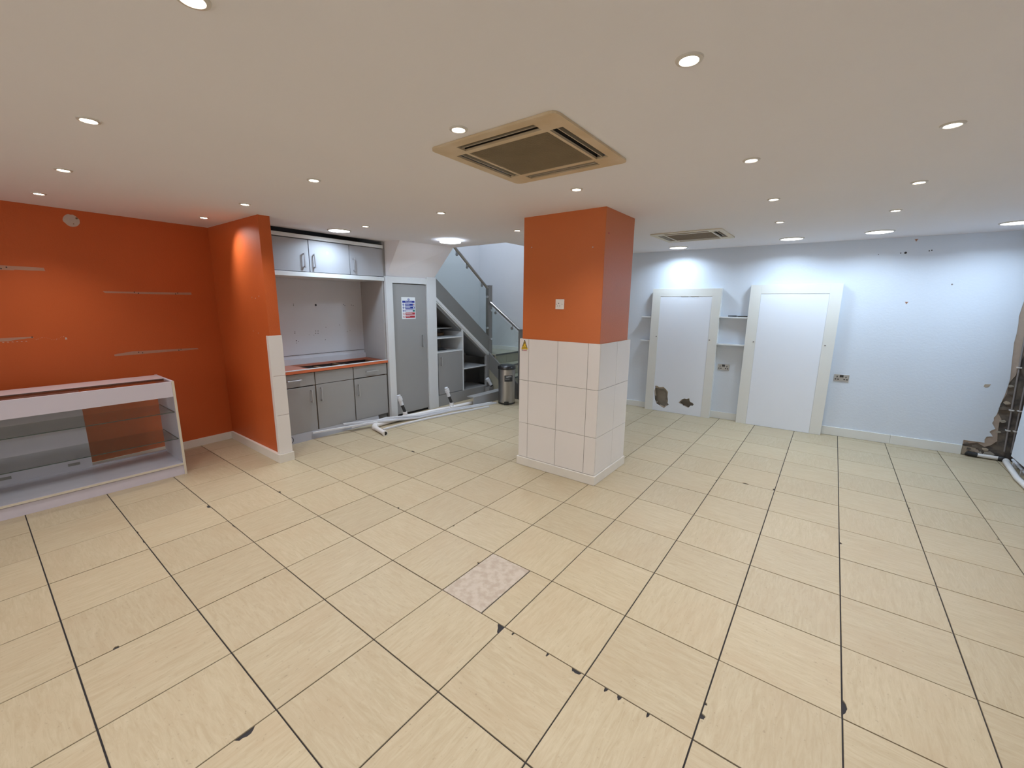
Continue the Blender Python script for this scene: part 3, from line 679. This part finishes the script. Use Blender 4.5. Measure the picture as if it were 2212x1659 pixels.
tag(MB().box(-.52, -.505, 3.62, 3.79, 0, .09).build('kickboard', M['darklam']), 'short dark recessed kickboard under right base cabinet', 'kickboard')
# nook lining
nk = thing('nook_lining', (-.7, 3.0, .9), 'grey panelled recess above the worktop with old screw holes', 'panel')
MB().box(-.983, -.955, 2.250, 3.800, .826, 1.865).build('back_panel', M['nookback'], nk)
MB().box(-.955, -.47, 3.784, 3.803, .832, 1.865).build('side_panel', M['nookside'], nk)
MB().box(-.955, -.9515, 2.250, 3.784, .936, .940).build('joint_line', M['gap'], nk)
def nkhole(u, v, r=.004):
    d = rt * ((u - 1106) / F_PX) + dn * ((v - 829.5) / F_PX) + fw
    t = (-.9545 - CAM.x) / d.x; q = CAM + d * t
    MB().cyl((-.9555, q.y, q.z), r, .0015, 'x', 8).build('screw_hole', M['ink'], nk)
for (u, v, r) in [(634, 657, .005), (634, 660, .005), (682, 659, .014), (742, 658, .005), (745, 660, .005), (759, 659, .005), (763, 660, .005), (637, 717, .005), (637, 720, .005), (682, 715, .005), (687, 715, .005), (682, 720, .005), (687, 720, .005),
                  (704, 707, .004), (734, 702, .005), (703, 734, .005), (640, 736, .006), (645, 738, .004), (641, 741, .004), (750, 716, .004), (756, 714, .004), (668, 723, .003), (678, 724, .003)]:
    nkhole(u, v, r)

UX = -.462
ul = [(2.250, 2.832, 2.768, 'wall cabinet with grey door nearest the orange stub wall'), (2.836, 3.330, 2.884, 'middle wall cabinet, round bare patch on its grey door'), (3.334, 3.806, 3.378, 'wall cabinet with grey door beside the sloping bulkhead')]
for (a, b_, hy, lb) in ul:
    t = thing('wall_cabinet', (-.7, (a + b_) / 2, 1.9), lb, 'cabinet', 'kitchen wall cabinets')
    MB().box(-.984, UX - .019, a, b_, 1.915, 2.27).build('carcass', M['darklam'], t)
    d = MB().box(UX - .018, UX, a + .002, b_ - .002, 1.921, 2.264).build('door', M['laminate_up'], t, bevel=.0015)
    handle_v(UX, hy, 1.963, 2.118, d)
    if hy == 2.884: MB().cyl((UX - .0005, 3.052, 2.146), .016, .001, 'x', 18).build('glue_patch', M['counteredge'], d)
tag(MB().box(-.984, -.447, 2.250, 3.806, 1.866, 1.914).build('pelmet', M['lamedge'], bevel=.002), 'white shelf board running under the three wall cabinets', 'pelmet')
tag(MB().box(-.984, -.447, 2.250, 3.806, 2.272, 2.312).build('cornice_board', M['lamedge'], bevel=.002), 'white board running over the three wall cabinets below dark gap', 'board')

# ================================================================== DISPLAY COUNTER
dc = thing('display_counter', (-.62, .5, 0), 'white and glass display counter standing against the orange wall', 'display counter')
CX0, CX1, CY0, CY1 = -.90, -.365, -.42, 1.452
for a in (CY1 - .018, CY0):
    MB().box(CX0, CX1 - .003, a, a + .018, 0, .884).build('side_panel', M['counter'], dc)
    MB().box(CX1 - .003, CX1 + .002, a, a + .018, 0, .884).build('side_edging', M['counteredge'], dc)
ya, yb = CY0 + .018, CY1 - .018
MB().box(CX1 - .020, CX1 - .002, ya, yb, .742, .880).build('fascia', M['counter'], dc, bevel=.001)
MB().box(CX1 - .034, CX1 - .012, ya, yb, 0, .088).build('plinth', M['counter'], dc)
MB().box(CX0, CX1 - .003, ya, yb, .094, .112).build('deck', M['counter'], dc)
MB().box(CX1 - .003, CX1, ya, yb, .094, .112).build('deck_edging', M['counteredge'], dc)
MB().box(CX0, -.600, ya, yb, .862, .880).build('top_board', M['countertop'], dc)
MB().box(-.600, CX1 - .020, ya, yb, .874, .879).build('top_glass', M['glass2'], dc)
MB().box(-.606, -.600, ya, yb, .860, .882).build('top_channel', M['conduit'], dc)
for z in (.598, .345):
    s_ = MB().box(CX0 + .05, CX1 - .030, ya + .002, yb - .002, z - .005, z).build('glass_shelf', M['glass2'], dc)
    MB().box(CX1 - .030, CX1 - .026, ya + .002, yb - .002, z - .0055, z + .0005).build('shelf_edge', M['glassedge'], s_)
    MB().box(CX0 + .05, CX1 - .03, yb - .006, yb - .002, z - .006, z + .001).build('shelf_edge', M['glassedge'], s_)
MB().box(CX1 - .018, CX1 - .013, ya, yb, .100, .745).build('front_glass', M['glass2'], dc)
dd = MB().box(CX0 + .004, CX0 + .018, ya, .905, .113, .86).build('sliding_door', M['counter'], dc)
for y in (.755, .36):
    MB().box(CX0 + .018, CX0 + .0195, y, y + .075, .158, .182).build('finger_pull', M['conduit'], dd)
MB().box(CX0 - .004, CX0 + .02, ya, yb, .112, .125).build('track', M['counter'], dc)

# ================================================================== WALL BOXES, SHELVES
def wall_box(a, b_, top, ia, ib, it, holes, label, screws):
    t = thing('wall_panel_box', tuple(TB @ Vector(((a + b_) / 2, .05, 0))), label, 'panel', 'boxed panels on white wall')
    D = .100
    MB(TB).box(a, a + .018, .0, D - .018, 0, top - .018).build('side_board', M['cream'], t)
    MB(TB).box(b_ - .018, b_, .0, D - .018, 0, top - .018).build('side_board', M['cream'], t)
    MB(TB).box(a, b_, 0, D - .018, top - .018, top).build('top_board', M['cream'], t)
    MB(TB).box(a, ia, D - .018, D, 0, top).build('frame_board', M['cream'], t, bevel=.001)
    MB(TB).box(ib, b_, D - .018, D, 0, top).build('frame_board', M['cream'], t, bevel=.001)
    MB(TB).box(ia, ib, D - .018, D, it, top).build('frame_board', M['cream'], t, bevel=.001)
    MB(TB).prism([(ia + .001, .002), (ib - .001, .002), (ib - .001, it - .001), (ia + .001, it - .001)], D - .016, D - .003, holes=holes).build('centre_panel', M['panel'], t)
    if holes:
        MB(TB).box(ia + .01, ib - .01, .004, .012, .01, .6).build('cavity_back', M['cavity'], t)
        for hpts in holes:
            n = len(hpts); cx = sum(p[0] for p in hpts) / n; cz = sum(p[1] for p in hpts) / n
            for k in range(n):
                p, q = hpts[k], hpts[(k + 1) % n]
                if random.random() < .25: continue
                w1 = random.uniform(.08, .22)
                i1 = (p[0] + (cx - p[0]) * w1, p[1] + (cz - p[1]) * w1); i2 = (q[0] + (cx - q[0]) * w1 * .8, q[1] + (cz - q[1]) * w1 * .8)
                MB(TB).prism([p, q, i2, i1], D - .030, D - .008).build('broken_edge', M['plasteredge'], t)
    for (u, z) in screws: MB(TB).cyl((u, D - .003, z), .009, .006, 'y', 12).build('screw_cap', M['conduit'], t)
    return t
H1 = [(2.232, .379), (2.262, .385), (2.30, .365), (2.36, .378), (2.40, .345), (2.430, .309), (2.428, .24), (2.440, .178), (2.436, .14), (2.457, .118), (2.43, .095), (2.386, .050), (2.36, .065), (2.323, .079), (2.27, .105), (2.262, .13), (2.243, .165), (2.235, .23), (2.226, .305), (2.236, .345)]
H2 = [(2.592, .169), (2.612, .195), (2.632, .222), (2.67, .242), (2.70, .238), (2.737, .254), (2.745, .22), (2.760, .197), (2.785, .195), (2.806, .171), (2.788, .147), (2.765, .15), (2.735, .109), (2.70, .12), (2.665, .128), (2.645, .148), (2.622, .152)]
bx1 = wall_box(2.098, 3.024, 1.826, 2.215, 2.912, 1.717, [H1, H2], 'narrower white wall box with two broken holes near its foot', [(2.195, 1.130), (2.930, 1.118)])
MB(TB).box(2.50, 2.60, .0965, .0985, 1.708, 1.713).build('gap', M['conduit'], bx1); MB(TB).box(2.63, 2.74, .0965, .0985, 1.708, 1.714).build('gap', M['conduit'], bx1)
wall_box(3.366, 4.325, 1.864, 3.490, 4.205, 1.750, [], 'wider undamaged white wall box right of the chrome socket', [(3.468, 1.128), (4.235, 1.128)])
shl = [(3.025, 3.365, 1.446, 'upper white shelf between the two wall boxes, black bar on it'), (3.025, 3.365, 1.076, 'lower white shelf between the two wall boxes, above chrome socket'),
       (1.950, 2.097, 1.424, 'upper stub of white shelf left of the narrower wall box'), (1.950, 2.097, 1.068, 'lower stub of white shelf left of the narrower wall box')]
for a, b_, z, lb in shl:
    tag(MB(TB).box(a, b_, 0, .088, z - .018, z).build('wall_shelf', M['lamedge'], bevel=.001), lb, 'shelf', 'small white wall shelves')
br = thing('black_bar', tuple(TB @ Vector((3.24, .05, 1.447))), 'thin black bar lying on upper shelf between wall boxes', 'bar')
MB(TB).tube([(3.125, .045, 1.455), (3.22, .045, 1.456), (3.24, .045, 1.455), (3.36, .05, 1.456)], .007, 8, True, [.006, .008, .005, .006]).build('shaft', M['black'], br)
MB(TB).box(3.25, 3.355, .035, .06, 1.447, 1.456).build('blade', M['black'], br)

def double_socket(T_, x, z, label, pm='socketmetal'):
    t = thing('double_socket', tuple(T_ @ Vector((x, .0, z - .043))), label, 'socket', 'chrome double wall sockets')
    MB(T_).box(x - .074, x + .074, 0, .008, z - .043, z + .043).build('plate', M[pm], t, bevel=.002)
    MB(T_).box(x - .018, x + .018, .0075, .012, z + .008, z + .038).build('switch', M['black'], t, bevel=.001)
    for s in (-1, 1):
        cx = x + s * .043
        MB(T_).box(cx - .005, cx + .005, .0075, .0090, z + .004, z + .022).build('pin_hole', M['ink'], t)
        for q in (-.013, .013):
            MB(T_).box(cx + q - .008, cx + q + .008, .0075, .0090, z - .024, z - .011).build('pin_hole', M['ink'], t)
    return t
double_socket(TB, 3.130, .742, 'chrome double socket between the two white wall boxes')
double_socket(TB, 4.448, .735, 'chrome double socket right of the wider white wall box')
TP = frameT((0, PY0, 0), (1, 0, 0), (0, -1, 0))
so = thing('single_socket', (2.332, PY0, 1.55), 'square white round-pin socket high on orange pillar face', 'socket')
MB(TP).box(2.289, 2.375, 0, .010, 1.552, 1.638).build('plate', M['whiteplastic'], so, bevel=.002)
MB(TP).box(2.352, 2.366, .009, .014, 1.600, 1.622).build('switch', M['whiteplastic'], so, bevel=.001)
for a, b_, r in ((2.322, 1.603, .0042), (2.311, 1.580, .0034), (2.333, 1.580, .0034), (2.299, 1.595, .003), (2.357, 1.595, .003)):
    MB(TP).cyl((a, .0095, b_), r, .0012, 'y', 10).build('pin_hole', M['ink'], so)
# yellow warning triangle on pillar tiles
TQ = frameT((0, QY0, 0), (1, 0, 0), (0, -1, 0))
wn = thing('warning_sign', (1.965, QY0, 1.15), 'small yellow electrical warning triangle on white pillar tiles', 'sign')
MB(TQ).box(1.922, 2.002, 0, .0015, 1.152, 1.262).build('backing', M['wtile'], wn)
MB(TQ).prism([(1.928, 1.176), (1.998, 1.176), (1.966, 1.256), (1.960, 1.256)], .0012, .0022).build('border', M['ink'], wn)
MB(TQ).prism([(1.934, 1.178), (1.992, 1.178), (1.963, 1.247)], .0020, .0028).build('triangle', M['signyellow'], wn)
MB(TQ).box(1.927, 1.999, .0012, .0026, 1.168, 1.182).build('triangle', M['signyellow'], wn)
MB(TQ).prism([(1.958, 1.236), (1.966, 1.236), (1.962, 1.224), (1.968, 1.224), (1.960, 1.208), (1.962, 1.219), (1.956, 1.219)], .0024, .0032).build('bolt', M['ink'], wn)
MB(TQ).cyl((1.948, .0024, 1.207), .0055, .001, 'y', 12).build('symbol', M['ink'], wn)
MB(TQ).prism([(1.974, 1.212), (1.986, 1.212), (1.978, 1.202)], .0024, .0032).build('symbol', M['ink'], wn)
for z, a, b_ in ((1.190, 1.946, 1.980), (1.183, 1.936, 1.990), (1.173, 1.932, 1.994)):
    MB(TQ).box(a, b_, .0024, .0032, z, z + .003).build('print_line', M['ink'], wn)
MB(TQ).box(1.942, 1.990, .0012, .0024, 1.157, 1.162).build('print_line', M['signred'], wn); MB(TQ).box(1.930, 1.938, .0012, .0024, 1.155, 1.164).build('symbol', M['ink'], wn)

# ================================================================== PEDAL BIN
bc = (.203, 5.585, 0)
bn = thing('pedal_bin', bc, 'stainless steel pedal bin with black domed lid at stair foot', 'bin')
MB().lathe(bc, [(.136, 0), (.139, .004), (.139, .022), (.134, .026)], 40).build('base_ring', M['black'], bn, smooth=True)
MB().lathe(bc, [(.134, .020), (.134, .575)], 48).build('body', M['steel'], bn, smooth=True)
MB().lathe(bc, [(.134, .560), (.145, .566), (.147, .592), (.140, .612), (.118, .628), (.07, .638), (.001, .641)], 48).build('lid', M['black'], bn, smooth=True)
dirc = (CAM - Vector(bc)); dirc.z = 0; dirc.normalize()
rtv = Vector((-dirc.y, dirc.x, 0))
if rtv.dot(rt) < 0: rtv = -rtv
def curved(a0, a1, z0, z1, r0, r1, name, m):
    base = math.atan2(dirc.y, dirc.x); sgn = -1 if Vector((-math.sin(base), math.cos(base), 0)).dot(rt) < 0 else 1
    mb = MB(); n = 10; vs = []; fs_ = []
    for k in range(n + 1):
        a = base + sgn * math.radians(a0 + (a1 - a0) * k / n)
        for r_ in (r0, r1):
            for z in (z0, z1): vs.append((bc[0] + r_ * math.cos(a), bc[1] + r_ * math.sin(a), z))
    for k in range(n):
        i = k * 4
        fs_ += [(i, i + 4, i + 5, i + 1), (i + 2, i + 3, i + 7, i + 6), (i + 1, i + 5, i + 7, i + 3), (i, i + 2, i + 6, i + 4)]
    fs_ += [(0, 1, 3, 2), (n * 4, n * 4 + 2, n * 4 + 3, n * 4 + 1)]
    mb.add(vs, fs_); return mb.build(name, M[m], bn, smooth=True)
curved(-16, 42, .375, .475, .1335, .1355, 'label', 'rubber')
curved(-14, 12, 0.0, .052, .138, .160, 'pedal', 'black')
la = math.atan2(dirc.y, dirc.x); sg = -1 if Vector((-math.sin(la), math.cos(la), 0)).dot(rt) < 0 else 1
a = la + sg * math.radians(13); nv = Vector((math.cos(a), math.sin(a), 0)); uv = Vector((-math.sin(a), math.cos(a), 0)) * sg
o3 = Vector(bc) + nv * .1375 + Vector((0, 0, .450))
text('lettering', 'NIFTY', .034, Matrix(((uv.x, 0, nv.x, o3.x), (uv.y, 0, nv.y, o3.y), (0, 1, 0, o3.z), (0, 0, 0, 1))), M['signwhite'], bn, .0008)
curved(-10, 20, .417, .421, .1354, .1362, 'label_line', 'signwhite')

# ================================================================== LOOSE PIPES ON THE FLOOR
pp = thing('waste_pipe', (-.2, 4.3, 0), 'long white waste pipe with elbow lying before the cupboards', 'pipe')
MB().tube([(-.105, 5.40, .031), (-.175, 4.76, .031), (-.288, 3.93, .031), (-.262, 3.47, .031), (-.245, 3.415, .031), (-.20, 3.375, .031), (-.13, 3.355, .031), (.115, 3.302, .031)], .028, 16).build('pipe', M['pvc'], pp, smooth=True)
MB().tube([(-.262, 3.45, .031), (-.248, 3.41, .031), (-.20, 3.372, .031), (-.15, 3.36, .031)], .034, 16).build('elbow', M['pvc'], pp, smooth=True)
MB().tube([(.090, 3.3075, .031), (.122, 3.300, .031)], .033, 18).build('socket_end', M['pvc'], pp, smooth=True)
MB().tube([(.1215, 3.3002, .031), (.1225, 3.2999, .031)], .023, 16).build('pipe_mouth', M['ink'], pp)
for (cx, cy, lean) in ((-.289, 3.93, 1), (-.181, 4.72, 1)):
    MB().tube([(cx + .01, cy - .05, .031), (cx - .004, cy + .05, .031)], .034, 16).build('tee_collar', M['pvc'], pp, smooth=True)
    MB().tube([(cx, cy, .031), (cx - .004, cy, .105)], .031, 16).build('tee_socket', M['pvc'], pp, smooth=True)
    q = [(cx - .004, cy, .100), (cx - .010, cy - .012, .145), (cx - .020, cy - .034, .205)]
    MB().tube(q, .021, 12).build('rubber_sleeve', M['rubber'], pp, smooth=True)
    MB().tube([q[2], (cx - .03, cy - .055, .29)], .026, 14).build('trap_pipe', M['pvcblue'], pp, smooth=True)
    MB().tube([(cx - .028, cy - .050, .275), (cx - .034, cy - .064, .320)], .034, 14).build('nut', M['pvcblue'], pp, smooth=True)
    MB().tube([(cx - .034, cy - .064, .320), (cx - .036, cy - .072, .345)], .026, 14).build('nut', M['pvcblue'], pp, smooth=True)
el = thing('pipe_fitting', (-.40, 5.80, .16), 'short white pipe fitting with black end leaning on cabinet', 'pipe fitting')
MB().tube([(-.36, 5.86, .185), (-.385, 5.82, .27)], .027, 14).build('pipe', M['pvcblue'], el, smooth=True)
MB().tube([(-.382, 5.825, .255), (-.395, 5.80, .305)], .034, 14).build('nut', M['pvcblue'], el, smooth=True)
MB().tube([(-.352, 5.872, .165), (-.36, 5.86, .19)], .024, 14).build('rubber_sleeve', M['rubber'], el, smooth=True)
MB().box(-.43, -.34, 5.79, 5.90, 0, .150).build('support_block', M['laminate'], el)
def trunk(pts, label, wd=.026, hg=.018):
    mb = MB()
    for p, q in zip(pts, pts[1:]): mb.bar(p, q, wd, hg)
    return tag(mb.build('trunking', M['pvcblue']), label, 'trunking', 'loose white trunking lengths')
trunk([(-.425, 2.69, .080), (-.262, 3.47, .071), (-.160, 4.05, .016), (-.100, 4.62, .012), (.004, 4.99, .012), (.104, 5.44, .012)], 'longest white trunking strip, its left end leaning on kickboard')
trunk([(-.425, 3.08, .098), (-.272, 3.545, .076), (-.198, 4.08, .018), (-.136, 4.62, .012), (-.026, 4.99, .012), (.062, 5.42, .012)], 'white trunking strip with raised end before middle base cabinet')
trunk([(-.365, 3.15, .050), (-.274, 3.62, .088), (-.172, 4.12, .040), (-.116, 4.62, .031), (.000, 5.04, .031), (.084, 5.36, .031)], 'white trunking strip ending low on the floor behind the elbow')
trunk([(-.093, 3.425, .012), (-.085, 3.72, .012), (-.050, 4.08, .012), (.032, 4.52, .012), (.170, 5.18, .012)], 'white trunking strip nearest the room, starting beside pipe elbow')
cb_ = thing('cable_loop', (-.39, 2.42, 0), 'thin grey cable loop against kickboard beside the white tiled wall end', 'cable')
MB().tube([(-.405 + .003 * k, 2.395 + .060 * math.cos(k * .40 - .5), .058 + .050 * math.sin(k * .40 - .5)) for k in range(-3, 7)], .0035, 8).build('cable', M['rubber'], cb_, smooth=True)

# ================================================================== CORNER SERVICES
c1 = MB(TB)
tw = thing('corner_waste_pipe', tuple(TB @ Vector((5.75, .04, 0))), 'short white pipe with black ends on floor at broken corner', 'pipe')
MB(TB).tube([(5.700, .045, .028), (5.862, .050, .028)], .020, 14).build('pipe', M['pvc'], tw, smooth=True)
MB(TB).tube([(5.625, .040, .040), (5.640, .042, .032), (5.705, .045, .028)], .025, 14).build('rubber_joint', M['rubber'], tw, smooth=True)
MB(TB).tube([(5.862, .050, .028), (5.890, .060, .028), (5.902, .085, .028)], .025, 14).build('rubber_joint', M['rubber'], tw, smooth=True)
rp = thing('floor_pipe', (5.86, 4, 0), 'long white pipe running on the floor under right wall', 'pipe')
MB().tube([(5.905, 6.82, .028), (5.885, 6.70, .028), (5.842, 6.20, .028), (5.838, 5.0, .028), (5.838, -1.0, .028)], .024, 14).build('pipe', M['pvc'], rp, smooth=True)
MB().tube([(5.898, 6.78, .028), (5.892, 6.74, .028)], .028, 14).build('collar', M['pvc'], rp, smooth=True)
rp = thing('thin_pipe', (5.94, 5, 0), 'thinner white pipe behind the long floor pipe under right wall', 'pipe')
MB().tube([(5.945, 6.80, .050), (5.935, 6.40, .040), (5.935, 0, .035)], .013, 12).build('pipe', M['pvcblue'], rp, smooth=True)
for y in (6.66, 6.42, 6.1): MB().box(5.915, 5.955, y, y + .02, 0, .055).build('clip', M['pvc'], rp)
for k, (pts, lb) in enumerate((([(5.905, .012, .10), (5.885, .010, .55), (5.862, .008, 1.1), (5.845, .006, 1.6), (5.84, .006, CEIL)], 'grey conduit climbing bare masonry, nearer the white plaster'),
                               ([(5.955, .012, .10), (5.940, .010, .60), (5.925, .008, 1.2), (5.915, .006, CEIL)], 'grey conduit climbing bare masonry, deepest in the corner'))):
    t = thing('conduit', tuple(TB @ Vector(pts[0])), lb, 'conduit', 'conduits in the broken corner')
    MB(TB).tube(pts, .0075, 10).build('tube', M['conduit'], t, smooth=True)
    for z in (.33, .55, 1.0):
        x = pts[0][0] + (pts[2][0] - pts[0][0]) * (z - .1) / (pts[2][2] - pts[0][2])
        MB(TB).box(x - .016, x + .016, -.012, .021, z - .006, z + .006).build('clip', M['pvc'], t)

# ================================================================== CEILING UNITS
def cassette(cx, cy, hx, hy, m, label):
    t = thing('ceiling_air_unit', (cx, cy, CEIL), label, 'air conditioner', 'ceiling air conditioning cassettes')
    zb, zt_ = CEIL - .011, CEIL - .0005
    gx, gy = hx * .64, hy * .60           # grille half sizes
    s0, s1 = .685, .865                   # slot band as a share of the half size
    # panel built as an outer rim, corner blocks, bars
    ox, oy = hx, hy
    o_in_x, o_in_y = hx * s1, hy * s1; i_x, i_y = hx * s0, hy * s0
    lx, ly = hx * .62, hy * .62           # slot half lengths
    def hole(a, b_, c, d): return [(cx + a, cy + c), (cx + b_, cy + c), (cx + b_, cy + d), (cx + a, cy + d)]
    r = .035
    outer = []
    for sx, sy, a0 in ((1, 1, 0), (-1, 1, 90), (-1, -1, 180), (1, -1, 270)):
        for k in range(4):
            a = math.radians(a0 + 30 * k); outer.append((cx + sx * (ox - r) + r * math.cos(a), cy + sy * (oy - r) + r * math.sin(a)))
    holes = [hole(-lx, lx, i_y, o_in_y), hole(-lx, lx, -o_in_y, -i_y), hole(i_x, o_in_x, -ly, ly), hole(-o_in_x, -i_x, -ly, ly), hole(-gx, gx, -gy, gy)]
    MB().prism(outer, zb, zt_, 'z', holes=holes).build('panel', M[m], t)
    MB().box(cx - ox + .032, cx + ox - .032, cy - oy + .032, cy + oy - .032, CEIL + .070, CEIL + .080).build('backing', M['acdark'], t)
    for (a, b_, c, d) in ((-lx - .012, lx + .012, i_y - .012, i_y - .004), (-lx - .012, lx + .012, -i_y + .004, -i_y + .012), (i_x - .012, i_x - .004, -ly - .012, ly + .012), (-i_x + .004, -i_x + .012, -ly - .012, ly + .012)):
        MB().box(cx + a, cx + b_, cy + c, cy + d, CEIL + .0005, CEIL + .069).build('duct_wall', M['acdark'], t)
    for (a, b_, c, d, ax) in ((-lx, lx, i_y, o_in_y, 'y'), (-lx, lx, -o_in_y, -i_y, 'y'), (i_x, o_in_x, -ly, ly, 'x'), (-o_in_x, -i_x, -ly, ly, 'x')):
        v = MB(); e = .006
        if ax == 'y':
            m0 = (c + d) / 2; s = 1 if m0 > 0 else -1
            v.prism([(cy + m0 + s * .000, zb + .003), (cy + m0 + s * .005, zb + .003), (cy + m0 + s * .002, zb + .026), (cy + m0 - s * .001, zb + .026)], cx + a + e, cx + b_ - e, 'x')
        else:
            m0 = (a + b_) / 2; s = 1 if m0 > 0 else -1
            v.prism([(cx + m0 + s * .000, zb + .003), (cx + m0 + s * .005, zb + .003), (cx + m0 + s * .002, zb + .026), (cx + m0 - s * .001, zb + .026)], cy + c + e, cy + d - e, 'y')
        v.build('vane', M['vane'], t)
    gr = MB().box(cx - gx + .002, cx + gx - .002, cy - gy + .002, cy + gy - .002, zb + .006, zb + .009).build('grille', M['acgrille'], t)
    sl = MB(); n = 44
    for k in range(n):
        y = cy - gy + .006 + (2 * gy - .012) * k / (n - 1)
        sl.box(cx - gx + .004, cx + gx - .004, y - .0016, y + .0016, zb + .001, zb + .007)
    s_ = sl.build('grille_slats', M['acgrille'], gr); s_['kind'] = 'stuff'
    return t
cassette(*AC[0], 'ac', 'near yellowed ceiling air conditioning cassette in front of the pillar')
cassette(*AC[1], 'ac2', 'far cream ceiling air conditioning cassette behind the pillar')

def lamp_light(par, energy, col, big, dz=None):
    if big:
        l = bpy.data.lights.new('led_light', 'AREA'); l.shape = 'DISK'; l.size = .19; l.energy = energy; l.color = col; l.spread = math.radians(152)
        z = -.006
    else:
        l = bpy.data.lights.new('lamp_light', 'SPOT'); l.energy = energy * 4; l.color = col; l.spot_size = math.radians(116); l.spot_blend = 1.0; l.shadow_soft_size = .024
        z = -.012
    o = bpy.data.objects.new(l.name, l); COL.objects.link(o); o.parent = par; o.location = (0, 0, dz if dz is not None else z)
    return o
def downlight(loc, label, group='small recessed spotlights'):
    t = thing('spotlight', loc, label, 'spotlight', group)
    x, y, z = loc
    MB().lathe((x, y, z), [(.0275, -.0035), (.030, -.0065), (.040, -.0045), (.0425, 0.0), (.028, 0.0)], 32).build('rim', M['rim'], t, smooth=True)
    MB().cyl((x, y, z - .0035), .0275, .003, 'z', 24).build('lens', M['lamp'], t)
    lamp_light(t, SPOT_W, SPOT_COL, False)
    return t
SP = [(3.813, 1.875, 'small spotlight on ceiling right of the near air unit, appearing largest'),
      (1.598, .827, 'small spotlight farthest from orange wall in the row above display counter'),
      (2.837, 1.838, 'small spotlight almost touching the near air unit'),
      (.467, .875, 'middle small spotlight in the row above display counter'),
      (-.527, .858, 'small spotlight above display counter, closest to the orange wall'),
      (1.515, 1.871, 'small spotlight midway between the near air unit and orange stub wall'),
      (.383, 1.897, 'small spotlight shining down the orange stub wall near its outer edge'),
      (-.567, 1.903, 'small spotlight in the inner corner of the two orange walls'),
      (1.454, 3.033, 'small spotlight in line between pillar and wall cabinets, over open floor'),
      (.317, 3.048, 'small spotlight right beside the large light over wall cabinets'),
      (2.783, 3.027, 'small spotlight just in front of the orange pillar top'),
      (1.473, 4.119, 'small spotlight close to the left edge of the pillar top'),
      (3.824, 3.044, 'nearest of three small spotlights in line right of the pillar'),
      (3.822, 4.090, 'middle of three small spotlights in line right of the pillar'),
      (3.770, 5.103, 'farthest of three small spotlights in line right of the pillar'),
      (4.577, 3.029, 'nearest of three small spotlights in the line farthest right'),
      (4.595, 4.095, 'middle of three small spotlights in the line farthest right'),
      (4.567, 5.052, 'farthest of three small spotlights in the line farthest right'),
      (2.862, .842, 'small spotlight cut off by the top edge of the photo')]
for x, y, lb in SP:
    t = downlight((x, y, CEIL), lb)
    if (x, y) == (-.567, 1.903):          # this lamp is swivelled towards the orange stub wall
        for c in t.children:
            if c.type == 'LIGHT':
                c.rotation_euler = Vector((.34, .20, -.62)).to_track_quat('-Z', 'Y').to_euler()
                c.data.spot_size = math.radians(100); c.data.energy *= .9
for x, y, lb in ((3.82, .85, 'almost straight above the viewpoint'), (4.58, 1.88, 'ahead of the viewpoint near right wall'), (4.58, .82, 'just right of the viewpoint'), (3.82, -.2, 'just behind the viewpoint'),
                 (1.6, -.2, 'behind the viewpoint, level with the counter front'), (2.86, -.2, 'behind and left of the viewpoint'), (.45, -.2, 'above the hidden end of the display counter'),
                 (4.6, -1.2, 'well behind the viewpoint on the right'), (2.86, -1.2, 'well behind the viewpoint in the middle'), (5.5, 1.9, 'closest to the right wall, nearer the viewpoint'), (5.5, 3.6, 'closest to the right wall, nearer white back wall')):
    downlight((x, y, CEIL), 'added unseen small spotlight ' + lb, 'added unseen spotlights')  # out-of-view spotlights, added to light the foreground and ceiling
BG = [(-.157, 3.036, 0, 'large round cool ceiling light over the wall cabinets'), (.351, 4.226, 1, 'large round ceiling light with dropped ring before the staircase'), (2.484, 6.425, 0, 'large round ceiling light just below the far air unit'),
      (3.779, 6.329, 0, 'large round ceiling light above the wider wall box'), (4.545, 6.262, 0, 'large round ceiling light over the bare stretch of white wall'), (5.50, 6.293, 0, 'large round ceiling light cut off at the right edge')]
for x, y, drop, lb in BG:
    t = thing('round_ceiling_light', (x, y, CEIL), lb, 'ceiling light', 'large round ceiling lights')
    z = CEIL
    if drop:
        MB().cyl((x, y, z - .008), .100, .0075, 'z', 40).build('lens', M['lampbig'], t)
        MB().lathe((x, y, z - .030), [(.098, .004), (.104, -.002), (.128, 0), (.130, .006), (.110, .009), (.098, .007)], 40).build('ring', M['lampbig'], t, smooth=True)
        for k in range(3):
            a = k * 2.09; MB().tube([(x + .112 * math.cos(a), y + .112 * math.sin(a), z - .026), (x + .10 * math.cos(a), y + .10 * math.sin(a), z)], .002, 6).build('spring_wire', M['conduit'], t)
    else:
        MB().cyl((x, y, z - .007), .108, .0068, 'z', 40).build('lens', M['lampbig'], t)
        MB().lathe((x, y, z), [(.107, -.006), (.112, -.010), (.121, -.007), (.124, 0), (.107, 0)], 40).build('ring', M['rim'], t, smooth=True)
    lamp_light(t, BIG_W * (1.0 if y > 6 else 1.0), BIG_COL, True, -.036 if drop else -.014)
t = thing('added_stair_light', (-.3, 5.6, 4.4), 'added unseen round light on the stairwell ceiling above the stairs', 'ceiling light')
MB().cyl((-.3, 5.6, 4.38), .12, .02, 'z', 32).build('lens', M['lampbig'], t)
lamp_light(t, STAIR_W, (.78, .87, 1.0), True, -.03)  # unseen lamp, added to light the stairwell walls from above
print('TILES', ntile)
